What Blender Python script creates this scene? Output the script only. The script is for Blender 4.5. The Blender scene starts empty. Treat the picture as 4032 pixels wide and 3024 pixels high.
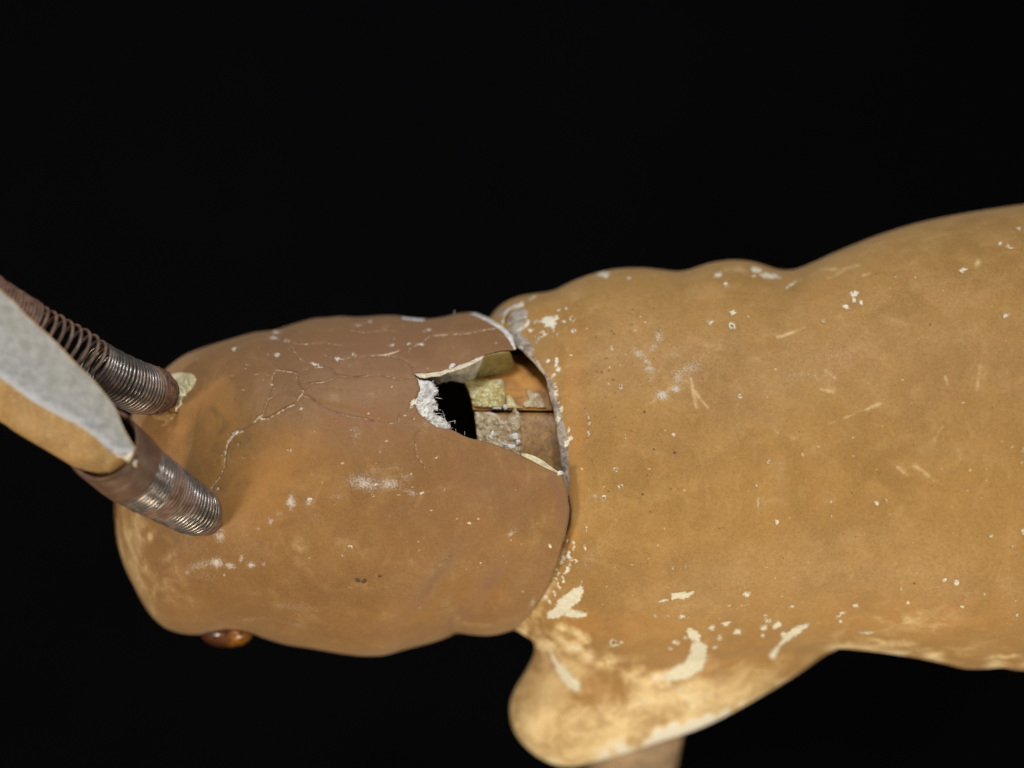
import bpy, math, random
import numpy as np
from mathutils import Vector, Matrix
from mathutils.geometry import delaunay_2d_cdt
rng = np.random.default_rng(7); random.seed(7)
U = 0.00004            # metres per unit; the figure is laid out in units of 1/25 mm
D = 6000.0             # camera height above the crown of the head, in those units
CX, CY = 2016.0, 1512.0
SC = bpy.context.scene

def W(x, y, z):
    x, y, z = np.broadcast_arrays(np.asarray(x, float), np.asarray(y, float), np.asarray(z, float))
    k = (D - z) / D
    return np.stack([(x - CX) * k * U, -(y - CY) * k * U, z * U], -1)

# ------------------------------------------------------------- camera, light, exposure
cam = bpy.data.cameras.new("camera"); co = bpy.data.objects.new("camera", cam)
SC.collection.objects.link(co); SC.camera = co
co.location = (0, 0, D * U)
cam.sensor_width = 36; cam.lens = 36 * D / 4032.0
cam.clip_start = 0.005; cam.clip_end = 20
cam.dof.use_dof = True; cam.dof.focus_distance = (D + 20) * U; cam.dof.aperture_fstop = 6.0
w = bpy.data.worlds.new("World"); SC.world = w; w.use_nodes = True
w.node_tree.nodes["Background"].inputs[0].default_value = (1.0, 0.93, 0.86, 1)
w.node_tree.nodes["Background"].inputs[1].default_value = 0.16
def area(name, p, tgt, size, power, col):
    l = bpy.data.lights.new(name, 'AREA'); l.shape = 'DISK'; l.size = size * U; l.energy = power; l.color = col
    o = bpy.data.objects.new(name, l); SC.collection.objects.link(o)
    def P(q): return Vector(((q[0]-CX)*U, -(q[1]-CY)*U, q[2]*U))
    o.location = P(p); o.rotation_euler = (P(tgt) - P(p)).to_track_quat('-Z', 'Y').to_euler()
area("lamp_key", (-4100, 4100, 3700), (1500, 1900, -200), 1500, 0.52, (1.0, 0.85, 0.66))
area("lamp_low", (3600, 6200, 1500), (2700, 2300, -400), 1800, 0.23, (1.0, 0.88, 0.68))
area("lamp_top", (1200, -3900, 4200), (2000, 1600, -200), 1500, 0.50, (0.93, 0.95, 1.0))
area("lamp_over", (5200, -400, 6500), (3000, 1600, -200), 1500, 0.30, (1.0, 0.9, 0.76))
SC.view_settings.view_transform = 'Standard'; SC.view_settings.look = 'None'
SC.view_settings.exposure = -0.08; SC.view_settings.gamma = 1.0
SC.render.engine = 'CYCLES'; SC.cycles.max_bounces = 6

# ------------------------------------------------------------- object helpers
BASE = W(2700, 1800, -3400)
def link(o, parent=None):
    SC.collection.objects.link(o)
    if parent is not None: o.parent = parent
    return o
fig = link(bpy.data.objects.new("animal_figure", None)); fig.location = BASE
fig['label'] = "old tan painted papier-mache animal figure with broken neck and coil springs on its head"
fig['category'] = "animal figurine"
def np_mesh(name, verts, quads, mats, parent=fig, attrs=None, smooth=True, midx=None, offset=True):
    verts = np.asarray(verts, np.float32)
    if offset: verts = verts - BASE.astype(np.float32)
    me = bpy.data.meshes.new(name)
    quads = [np.asarray(q, np.int32) for q in (quads if isinstance(quads, list) else [quads]) if len(q)]
    me.vertices.add(len(verts)); me.vertices.foreach_set("co", verts.ravel())
    nl = sum(q.size for q in quads); npo = sum(len(q) for q in quads)
    me.loops.add(nl); me.polygons.add(npo)
    me.loops.foreach_set("vertex_index", np.concatenate([q.ravel() for q in quads]))
    tot = np.concatenate([np.full(len(q), q.shape[1], np.int32) for q in quads])
    st = np.concatenate([[0], np.cumsum(tot)[:-1]]).astype(np.int32)
    me.polygons.foreach_set("loop_start", st); me.polygons.foreach_set("loop_total", tot)
    if smooth: me.polygons.foreach_set("use_smooth", np.ones(npo, bool))
    for m in (mats if isinstance(mats, (list, tuple)) else [mats]): me.materials.append(m)
    if midx is not None: me.polygons.foreach_set("material_index", np.asarray(midx, np.int32))
    me.update(calc_edges=True); me.validate()
    for k, v in (attrs or {}).items():
        a = me.attributes.new(k, 'FLOAT', 'POINT'); a.data.foreach_set("value", np.asarray(v, np.float32))
    return link(bpy.data.objects.new(name, me), parent)

# ------------------------------------------------------------- numeric helpers
def catmull(pts, n=12, closed=False):
    p = np.array(pts, float)
    if closed: q = np.vstack([p[-1], p, p[0], p[1]])
    else: q = np.vstack([2*p[0]-p[1], p, 2*p[-1]-p[-2]])
    out = []
    t = np.linspace(0, 1, n, endpoint=False)[:, None]
    for i in range(len(q) - 3):
        a, b, c, d = q[i:i+4]
        out.append(0.5*((2*b) + (c-a)*t + (2*a-5*b+4*c-d)*t*t + (3*b-a-3*c+d)*t**3))
    out = np.vstack(out)
    return out if closed else np.vstack([out, p[-1]])
def curve_x(pts, n=12):
    c = catmull(pts, n); return lambda x: np.interp(x, c[:, 0], c[:, 1])
def _hash(i, j, k, s):
    h = (i*374761393 + j*668265263 + k*2147483647 + s*1274126177) & 0xffffffff
    h = ((h ^ (h >> 13)) * 1274126177) & 0xffffffff
    return ((h ^ (h >> 16)) & 0xffff) / 65535.0
def vnoise(x, y, z, s=0):
    x, y, z = np.broadcast_arrays(x, y, z)
    i, j, k = np.floor(x).astype(np.int64), np.floor(y).astype(np.int64), np.floor(z).astype(np.int64)
    u, v, q = x-i, y-j, z-k
    u, v, q = u*u*(3-2*u), v*v*(3-2*v), q*q*(3-2*q)
    r = 0
    for a in (0, 1):
        for b in (0, 1):
            for c in (0, 1):
                r = r + _hash(i+a, j+b, k+c, s) * (u if a else 1-u)*(v if b else 1-v)*(q if c else 1-q)
    return r*2-1
def seg_dist(px, py, pts, wid=None):
    """wid(s) - distance to polyline (max over segments)"""
    p = np.asarray(pts, float); best = np.full(px.shape, -1e9)
    if len(p) == 1:
        return (wid[0] if wid is not None else 0) - np.hypot(px-p[0, 0], py-p[0, 1])
    for n in range(len(p)-1):
        a, b = p[n], p[n+1]; d = b-a; L = max(d@d, 1e-9)
        t = np.clip(((px-a[0])*d[0] + (py-a[1])*d[1])/L, 0, 1)
        dist = np.hypot(px-a[0]-t*d[0], py-a[1]-t*d[1])
        ww = 0 if wid is None else wid[n]*(1-t) + wid[n+1]*t
        best = np.maximum(best, ww-dist)
    return best
def poly_sd(px, py, poly):
    """signed distance, negative inside"""
    d = -seg_dist(px, py, np.vstack([poly, poly[:1]]))
    ins = np.zeros(px.shape, bool); n = len(poly)
    for i in range(n):
        x1, y1 = poly[i]; x2, y2 = poly[(i+1) % n]
        if y1 == y2: continue
        c = ((y1 > py) != (y2 > py)) & (px < (x2-x1)*(py-y1)/(y2-y1)+x1)
        ins ^= c
    return np.where(ins, -d, d)
def smin(a, b, k):
    h = np.maximum(k-np.abs(a-b), 0)/k
    return np.minimum(a, b) - h*h*k*0.25
def smax(a, b, k): return -smin(-a, -b, k)
def nets(F, org, h):
    S = F < 0; nx, ny, nz = F.shape
    any_ = np.zeros((nx-1, ny-1, nz-1), bool); all_ = np.ones_like(any_)
    sl = lambda a, n: slice(a, n-1+a)
    for a in (0, 1):
        for b in (0, 1):
            for c in (0, 1):
                s = S[sl(a, nx), sl(b, ny), sl(c, nz)]; any_ |= s; all_ &= s
    cells = np.argwhere(any_ & ~all_)
    idm = np.full(any_.shape, -1, np.int32); idm[tuple(cells.T)] = np.arange(len(cells))
    i, j, k = cells.T; acc = np.zeros((len(cells), 3)); cnt = np.zeros(len(cells))
    for ax in range(3):
        o = [q for q in range(3) if q != ax]
        for a in (0, 1):
            for b in (0, 1):
                off = [0, 0, 0]; off[o[0]] = a; off[o[1]] = b
                v0 = F[i+off[0], j+off[1], k+off[2]]
                o2 = list(off); o2[ax] = 1
                v1 = F[i+o2[0], j+o2[1], k+o2[2]]
                m = (v0 < 0) != (v1 < 0); t = np.where(m, v0/np.where(m, v0-v1, 1), 0)
                p = np.array(off, float)[None].repeat(len(cells), 0); p[:, ax] = t
                acc[m] += p[m]; cnt[m] += 1
    V = (cells + acc/cnt[:, None])*h + np.array(org)
    Q = []
    for ax in range(3):
        A = S.take(range(F.shape[ax]-1), ax); B = S.take(range(1, F.shape[ax]), ax)
        e = np.argwhere(A != B); o = [q for q in range(3) if q != ax]
        ok = (e[:, o[0]] > 0) & (e[:, o[1]] > 0) & (e[:, o[0]] < F.shape[o[0]]-1) & (e[:, o[1]] < F.shape[o[1]]-1)
        e = e[ok]
        def cell(da, db):
            c = e.copy(); c[:, o[0]] += da; c[:, o[1]] += db
            return idm[tuple(c.T)]
        q = np.stack([cell(-1, -1), cell(0, -1), cell(0, 0), cell(-1, 0)], 1)
        flip = A[tuple(e.T)]
        if ax == 1: flip = ~flip
        q[~flip] = q[~flip][:, ::-1]
        Q.append(q)
    Q = np.vstack(Q)
    return V, Q[(Q >= 0).all(1)]
def smooth(V, Q, it=3, lam=0.6):
    a = np.concatenate([Q[:, [0, 1]], Q[:, [1, 2]], Q[:, [2, 3]], Q[:, [3, 0]]])
    a = np.concatenate([a, a[:, ::-1]]); n = len(V)
    cnt = np.bincount(a[:, 0], minlength=n).clip(1)
    for q in range(it):
        l = lam if q % 2 == 0 else -lam*0.85
        s = np.stack([np.bincount(a[:, 0], weights=V[a[:, 1], c], minlength=n) for c in range(3)], 1)/cnt[:, None]
        V = V + l*(s-V)
    return V

# ------------------------------------------------------------- materials
def nt(name):
    m = bpy.data.materials.new(name); m.use_nodes = True; t = m.node_tree; b = t.nodes["Principled BSDF"]
    return m, t, b
class G:
    def __init__(s, t): s.t = t
    def n(s, typ, **kw):
        n = s.t.nodes.new(typ)
        for k, v in kw.items(): setattr(n, k, v)
        return n
    def put(s, sock, v):
        if isinstance(v, (int, float)): sock.default_value = v
        elif isinstance(v, tuple): sock.default_value = v if len(v) == len(sock.default_value) else (*v, 1)
        else: s.t.links.new(v, sock)
    def math(s, op, a, b=0.0, c=0.0, clamp=False):
        n = s.n('ShaderNodeMath', operation=op); n.use_clamp = clamp
        s.put(n.inputs[0], a); s.put(n.inputs[1], b); s.put(n.inputs[2], c); return n.outputs[0]
    def mix(s, f, a, b):
        n = s.n('ShaderNodeMix', data_type='RGBA'); s.put(n.inputs[0], f); s.put(n.inputs[6], a); s.put(n.inputs[7], b); return n.outputs[2]
    def attr(s, nm): return s.n('ShaderNodeAttribute', attribute_name=nm).outputs['Fac']
    def noise(s, scale, detail=3, rough=0.55, vec=None, dist=0.0, stretch=None):
        if vec is None: vec = s.n('ShaderNodeTexCoord').outputs['Object']
        mp = s.n('ShaderNodeMapping'); k = 1/(U*1000)
        st = stretch or (1, 1, 1); mp.inputs['Scale'].default_value = (k*st[0], k*st[1], k*st[2])
        s.t.links.new(vec, mp.inputs[0])
        n = s.n('ShaderNodeTexNoise'); n.inputs['Scale'].default_value = scale; n.inputs['Detail'].default_value = detail
        n.inputs['Roughness'].default_value = rough; n.inputs['Distortion'].default_value = dist
        s.t.links.new(mp.outputs[0], n.inputs['Vector']); return n.outputs['Fac']
    def ramp(s, v, lo, hi):
        n = s.n('ShaderNodeMapRange'); n.interpolation_type = 'SMOOTHSTEP'; s.put(n.inputs[0], v)
        n.inputs[1].default_value = lo; n.inputs[2].default_value = hi; return n.outputs[0]
    def bump(s, h, strength, dist, normal=None):
        n = s.n('ShaderNodeBump'); n.inputs['Strength'].default_value = strength; n.inputs['Distance'].default_value = dist*U
        s.put(n.inputs['Height'], h)
        if normal is not None: s.t.links.new(normal, n.inputs['Normal'])
        return n.outputs[0]
def paint_mat(name, c_dark, c_mid, c_light):
    m, t, b = nt(name); g = G(t)
    big = g.noise(1.6, 4, 0.6); mid = g.noise(9, 4, 0.6, dist=0.4); fine = g.noise(70, 3, 0.6); grain = g.noise(190, 2, 0.6)
    streak = g.noise(12, 4, 0.65, dist=1.2, stretch=(1, 0.45, 1))
    col = g.mix(g.ramp(g.math('ADD', g.math('MULTIPLY', big, 0.65), g.math('MULTIPLY', g.noise(4.5, 5, 0.65, dist=0.7), 0.35)), 0.40, 0.60), c_dark, c_mid)
    col = g.mix(g.math('MULTIPLY', g.ramp(mid, 0.42, 0.68), 0.6), col, c_light)
    col = g.mix(g.math('MULTIPLY', g.ramp(streak, 0.54, 0.72), 0.16), col, (0.62, 0.40, 0.17))
    col = g.mix(g.math('MULTIPLY', g.ramp(fine, 0.35, 0.7), 0.30), col, tuple(c*0.66 for c in c_dark))
    col = g.mix(g.math('MULTIPLY', g.ramp(grain, 0.35, 0.7), 0.30), col, tuple(min(1, c*1.5) for c in c_mid))
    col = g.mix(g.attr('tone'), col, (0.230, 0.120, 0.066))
    col = g.mix(g.math('MULTIPLY', g.attr('orange'), g.ramp(g.math('ADD', g.math('MULTIPLY', g.attr('orange'), 0.25), g.noise(7, 5, 0.7, dist=0.8)), 0.44, 0.62)), col, (0.46, 0.222, 0.058))
    nz = g.math('SUBTRACT', g.noise(28, 5, 0.7, dist=0.8), 0.5)
    nzf = g.math('SUBTRACT', g.noise(75, 4, 0.75), 0.5)
    # soft cream: wear, plus light painted on the shoulder and the head's left
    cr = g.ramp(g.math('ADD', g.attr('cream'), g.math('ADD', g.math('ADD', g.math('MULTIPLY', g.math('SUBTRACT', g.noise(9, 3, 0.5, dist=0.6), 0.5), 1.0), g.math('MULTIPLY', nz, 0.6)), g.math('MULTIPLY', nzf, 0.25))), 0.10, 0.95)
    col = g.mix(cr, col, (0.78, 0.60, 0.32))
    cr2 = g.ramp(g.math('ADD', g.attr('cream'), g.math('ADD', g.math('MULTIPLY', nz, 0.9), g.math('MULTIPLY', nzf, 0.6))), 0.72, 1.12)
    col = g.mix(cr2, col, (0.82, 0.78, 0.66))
    # fine random flecks
    fl = g.noise(46, 2, 0.5); flm = g.noise(3.2, 2, 0.5)
    flm = g.math('ADD', g.ramp(flm, 0.48, 0.7), g.math('MULTIPLY', g.attr('fleck'), 1.0))
    fk = g.math('MULTIPLY', g.ramp(g.math('ADD', fl, g.math('MULTIPLY', flm, 0.05)), 0.745, 0.80), 0.65)
    col = g.mix(fk, col, (0.75, 0.55, 0.34))
    dk = g.math('MULTIPLY', g.ramp(g.noise(58, 1, 0.5, stretch=(1, 1, 1.01)), 0.765, 0.82), 0.5)
    col = g.mix(dk, col, (0.10, 0.05, 0.02))
    hz = g.math('MULTIPLY', g.attr('haze'), g.ramp(g.math('ADD', g.math('MULTIPLY', g.math('SUBTRACT', g.noise(120, 4, 0.8), 0.5), 1.3), g.math('MULTIPLY', g.attr('haze'), 0.26)), 0.06, 0.36))
    col = g.mix(g.math('MULTIPLY', hz, 0.85, clamp=True), col, (0.60, 0.56, 0.50))
    gy = g.ramp(g.math('ADD', g.attr('grey'), g.math('MULTIPLY', nz, 0.7)), 0.35, 0.65)
    gcol = g.mix(g.ramp(g.noise(20, 4, 0.7, dist=1.0), 0.35, 0.65), (0.17, 0.13, 0.10), (0.44, 0.40, 0.34))
    col = g.mix(gy, col, gcol)
    ln = g.ramp(g.math('ADD', g.attr('line'), g.math('ADD', g.math('MULTIPLY', nzf, 14.0), g.math('MULTIPLY', nz, 11.0))), 0.2, 3.2)
    col = g.mix(g.math('MULTIPLY', ln, 0.78), col, (0.74, 0.60, 0.44))
    ch = g.ramp(g.math('ADD', g.attr('chip'), g.math('ADD', g.math('MULTIPLY', nzf, 34.0), g.math('MULTIPLY', nz, 30.0))), 0.8, 5.6)
    ccol = g.mix(g.ramp(fine, 0.4, 0.7), (0.76, 0.72, 0.57), (0.62, 0.59, 0.47))
    col = g.mix(ch, col, ccol)
    wt = g.ramp(g.math('ADD', g.attr('white'), g.math('ADD', g.math('MULTIPLY', nzf, 8.0), g.math('MULTIPLY', nz, 8.0))), 0.0, 3.0)
    col = g.mix(wt, col, g.mix(g.ramp(g.noise(40, 4, 0.7), 0.35, 0.6), (0.46, 0.44, 0.40), (0.86, 0.86, 0.83)))
    dm = g.ramp(g.math('ADD', g.attr('dark'), g.math('MULTIPLY', nzf, 5.0)), 0.0, 2.5)
    col = g.mix(g.math('MULTIPLY', dm, 0.8), col, (0.055, 0.033, 0.018))
    inr = g.attr('inner')
    col = g.mix(inr, col, g.mix(fine, (0.20, 0.16, 0.10), (0.33, 0.29, 0.22)))
    t.links.new(col, b.inputs['Base Color'])
    rg = g.math('ADD', 0.56, g.math('MULTIPLY', ch, 0.3)); rg = g.math('ADD', rg, g.math('MULTIPLY', g.math('SUBTRACT', fine, 0.5), 0.25))
    t.links.new(rg, b.inputs['Roughness']); b.inputs['Specular IOR Level'].default_value = 0.24
    b.inputs['Sheen Weight'].default_value = 0.2; b.inputs['Sheen Roughness'].default_value = 0.5
    b.inputs['Sheen Tint'].default_value = (0.9, 0.8, 0.68, 1)
    n1 = g.bump(g.noise(14, 4, 0.55), 0.35, 10)
    n2 = g.bump(grain, 0.16, 3.0, n1)
    n3 = g.bump(g.math('ADD', ch, g.math('MULTIPLY', ln, 0.7)), 0.5, -4.0, n2)
    t.links.new(n3, b.inputs['Normal'])
    return m
M_HEAD = paint_mat("head_paint", (0.220, 0.112, 0.036), (0.275, 0.142, 0.042), (0.30, 0.170, 0.064))
M_BODY = paint_mat("body_paint", (0.290, 0.160, 0.046), (0.375, 0.212, 0.063), (0.42, 0.25, 0.088))
def simple(name, cols, scale=20, rough=0.6, spec=0.4, bumpd=6, bumps=0.5, metal=0.0, lo=0.35, hi=0.65, fscale=80, dist=0.5, extra=None):
    m, t, b = nt(name); g = G(t)
    f = g.noise(scale, 5, 0.65, dist=dist); f2 = g.noise(fscale, 3, 0.6)
    col = g.mix(g.ramp(f, lo, hi), cols[0], cols[1])
    if len(cols) > 2: col = g.mix(g.math('MULTIPLY', g.ramp(f2, 0.5, 0.68), 0.7), col, cols[2])
    t.links.new(col, b.inputs['Base Color']); b.inputs['Roughness'].default_value = rough
    b.inputs['Specular IOR Level'].default_value = spec; b.inputs['Metallic'].default_value = metal
    n = g.bump(f, bumps, bumpd); n = g.bump(f2, bumps*0.6, bumpd*0.4, n); t.links.new(n, b.inputs['Normal'])
    return m
M_PAPER = simple("torn_paper", [(0.46, 0.44, 0.40), (0.88, 0.88, 0.85), (0.72, 0.70, 0.65)], 38, 0.85, 0.2, 9, 0.9)
M_CARD = simple("grey_card", [(0.50, 0.44, 0.31), (0.72, 0.66, 0.52), (0.84, 0.80, 0.68)], 34, 0.8, 0.2, 5, 0.7)
M_OLIVE = simple("olive_glue", [(0.20, 0.15, 0.04), (0.35, 0.28, 0.10)], 9, 0.4, 0.5, 8, 0.3)
M_YELLOW = simple("yellow_glue", [(0.36, 0.27, 0.08), (0.62, 0.56, 0.28), (0.50, 0.40, 0.14)], 24, 0.22, 0.6, 10, 0.7, fscale=60)
M_PALEGLUE = simple("pale_glue", [(0.52, 0.46, 0.26), (0.88, 0.82, 0.56), (0.74, 0.62, 0.26)], 15, 0.5, 0.4, 6, 0.4)
M_WOOD = simple("stained_wood", [(0.24, 0.125, 0.04), (0.44, 0.25, 0.085), (0.15, 0.08, 0.035)], 12, 0.5, 0.4, 4, 0.4, fscale=60)
M_WOOD2 = simple("orange_wood", [(0.22, 0.09, 0.022), (0.50, 0.24, 0.05)], 8, 0.55, 0.3, 4, 0.3, fscale=50)
M_PATCH = simple("glued_paper", [(0.30, 0.20, 0.09), (0.50, 0.40, 0.25), (0.72, 0.66, 0.54)], 22, 0.5, 0.4, 10, 0.9, fscale=46)
M_EARTAN = simple("ear_paint", [(0.30, 0.18, 0.065), (0.38, 0.235, 0.085), (0.48, 0.34, 0.18)], 9, 0.55, 0.35, 4, 0.3, fscale=70)
def ear_grey():
    m, t, b = nt("ear_lining"); g = G(t)
    f = g.noise(26, 5, 0.7); f2 = g.noise(110, 3, 0.6)
    col = g.mix(g.ramp(f, 0.3, 0.7), (0.235, 0.25, 0.25), (0.36, 0.375, 0.385))
    e = g.attr('edge')
    col = g.mix(g.math('MULTIPLY', g.ramp(g.math('ADD', e, g.math('SUBTRACT', f, 0.5)), 0.3, 0.9), 0.6), col, (0.52, 0.54, 0.56))
    col = g.mix(g.math('MULTIPLY', g.ramp(g.noise(60, 2), 0.64, 0.7), 0.5), col, (0.16, 0.16, 0.17))
    col = g.mix(g.ramp(g.math('ADD', g.attr('rim'), g.math('MULTIPLY', g.math('SUBTRACT', g.noise(50, 3), 0.5), 1.6)), 0.5, 0.9), col, (0.50, 0.36, 0.16))
    t.links.new(col, b.inputs['Base Color']); b.inputs['Roughness'].default_value = 0.75; b.inputs['Specular IOR Level'].default_value = 0.25
    t.links.new(g.bump(f, 0.4, 4, g.bump(f2, 0.3, 2)), b.inputs['Normal'])
    return m
M_EARGREY = ear_grey()
def wire_mat():
    m, t, b = nt("spring_wire"); g = G(t)
    f = g.noise(8, 2, 0.5); ru = g.ramp(g.math('ADD', g.attr('rust'), g.math('MULTIPLY', g.math('SUBTRACT', f, 0.5), 1.5)), 0.3, 0.75)
    col = g.mix(g.ramp(g.noise(40, 3), 0.4, 0.65), (0.20, 0.175, 0.155), (0.30, 0.275, 0.255))
    rc = g.mix(g.ramp(g.noise(30, 4), 0.35, 0.65), (0.11, 0.06, 0.04), (0.23, 0.135, 0.088))
    t.links.new(g.mix(ru, col, rc), b.inputs['Base Color'])
    t.links.new(g.math('MULTIPLY', g.math('SUBTRACT', 1.0, ru), 0.72), b.inputs['Metallic'])
    t.links.new(g.math('ADD', 0.28, g.math('MULTIPLY', ru, 0.3)), b.inputs['Roughness'])
    return m
M_WIRE = wire_mat()
M_SLEEVE = simple("brown_spring_paint", [(0.085, 0.045, 0.028), (0.145, 0.082, 0.048), (0.12, 0.07, 0.045)], 9, 0.42, 0.45, 4, 0.4, fscale=70)
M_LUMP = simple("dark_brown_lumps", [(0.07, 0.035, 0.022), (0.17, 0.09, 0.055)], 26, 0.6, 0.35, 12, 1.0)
M_LEG = simple("leg_paint", [(0.24, 0.165, 0.10), (0.40, 0.28, 0.17)], 6, 0.6, 0.3, 4, 0.3)
def eye_mat():
    m, t, b = nt("amber_glass"); g = G(t)
    tc = g.n('ShaderNodeTexCoord').outputs['Object']
    f = g.noise(9, 4, 0.7, dist=1.5); rl = g.attr('tone')
    col = g.mix(g.ramp(f, 0.4, 0.62), (0.045, 0.016, 0.006), (0.12, 0.04, 0.012))
    col = g.mix(g.math('MULTIPLY', rl, g.ramp(g.noise(24, 4, 0.7), 0.42, 0.58)), col, (0.42, 0.17, 0.012))
    t.links.new(col, b.inputs['Base Color']); b.inputs['Roughness'].default_value = 0.3
    b.inputs['Coat Weight'].default_value = 0.5; b.inputs['Coat Roughness'].default_value = 0.2
    b.inputs['Subsurface Weight'].default_value = 0.0; b.inputs['Subsurface Radius'].default_value = (0.002, 0.0006, 0.0002); b.inputs['Subsurface Scale'].default_value = 0.4
    return m
M_EYE = eye_mat()
m, t, b = nt("black_cloth"); g = G(t); f = g.noise(1.2, 4)
t.links.new(g.mix(f, (0.0014, 0.0014, 0.0021), (0.0028, 0.0028, 0.0036)), b.inputs['Base Color'])
b.inputs['Roughness'].default_value = 0.95; b.inputs['Specular IOR Level'].default_value = 0.02
M_BLACK = m

# ------------------------------------------------------------- black backdrop
bx = np.linspace(-16000, 20000, 40); by = np.linspace(-14000, 17000, 40)
gx, gy = np.meshgrid(bx, by, indexing='ij')
bz = -3400 + 25*vnoise(gx/1500, gy/1500, 0)
pv = np.stack([(gx-CX)*U, -(gy-CY)*U, bz*U], -1).reshape(-1, 3)
ii = np.arange(39)[:, None]*40 + np.arange(39)[None]
q = np.stack([ii, ii+1, ii+41, ii+40], -1).reshape(-1, 4)[:, ::-1]
bd = np_mesh("backdrop", pv, q, M_BLACK, parent=None, offset=False); bd['kind'] = 'structure'

# ------------------------------------------------------------- paint layout (where the wear and the painted light and shade are)
class Paint:
    KEYS = dict(chip=-30, line=-30, dark=-30, white=-30, haze=0, cream=0, orange=0, tone=0, grey=0, fleck=0)
    def __init__(s, x, y):
        s.x, s.y = x, y; s.f = {k: np.full(len(x), float(v)) for k, v in s.KEYS.items()}
        s.order = np.argsort(x); s.xs = x[s.order]
    def sel(s, x0, x1, y0, y1):
        a, b_ = np.searchsorted(s.xs, [x0, x1]); i = s.order[a:b_]
        return i[(s.y[i] > y0) & (s.y[i] < y1)]
    def stroke(s, key, pts, w):
        pts = np.asarray(pts, float)
        if np.isscalar(w): w = [w]*len(pts)
        m_ = max(w)+30; i = s.sel(pts[:, 0].min()-m_, pts[:, 0].max()+m_, pts[:, 1].min()-m_, pts[:, 1].max()+m_)
        if len(i) == 0: return
        s.f[key][i] = np.maximum(s.f[key][i], seg_dist(s.x[i], s.y[i], pts, w))
        if key == 'line' and max(w) >= 1.8: s.f['dark'][i] = np.maximum(s.f['dark'][i], seg_dist(s.x[i], s.y[i], pts-np.array([1.5, 4.0]), [min(v*.3, 1.0) for v in w]))  # dark line offset beside each crack, painted shade to give it depth
    def ell(s, key, x, y, rx, ry=None, rot=0.0, amt=None):
        """hard keys: distance-like; soft keys (amt): gaussian"""
        ry = rx if ry is None else ry; R_ = 2.6*max(rx, ry)+12
        i = s.sel(x-R_, x+R_, y-R_, y+R_)
        if len(i) == 0: return
        c, n = math.cos(math.radians(rot)), math.sin(math.radians(rot))
        dx, dy = s.x[i]-x, s.y[i]-y; u = (dx*c+dy*n)/rx; v = (-dx*n+dy*c)/ry; r = np.hypot(u, v)
        if amt is None: s.f[key][i] = np.maximum(s.f[key][i], (1-r)*min(rx, ry))
        else: s.f[key][i] = np.maximum(s.f[key][i], amt*np.exp(-r*r))
    def ring(s, x, y, r):
        i = s.sel(x-30, x+30, y-30, y+30)
        if len(i) == 0: return
        d = np.hypot(s.x[i]-x, s.y[i]-y)
        s.f['chip'][i] = np.maximum(s.f['chip'][i], np.minimum(r*0.42-np.abs(d-r*0.8), 20))
        s.f['dark'][i] = np.maximum(s.f['dark'][i], r*0.42-d)
    def soft_stroke(s, key, pts, w, amt):
        pts = np.asarray(pts, float); m_ = w*2.6
        i = s.sel(pts[:, 0].min()-m_, pts[:, 0].max()+m_, pts[:, 1].min()-m_, pts[:, 1].max()+m_)
        if len(i) == 0: return
        d = -seg_dist(s.x[i], s.y[i], pts); nn = .75+.55*vnoise(s.x[i]/38, s.y[i]/38, 0.2, 3)+.25*vnoise(s.x[i]/14, s.y[i]/14, 0.2, 4) if key == 'cream' else 1.0
        s.f[key][i] = np.maximum(s.f[key][i], amt*nn*np.exp(-(d/w)**2))

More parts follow.
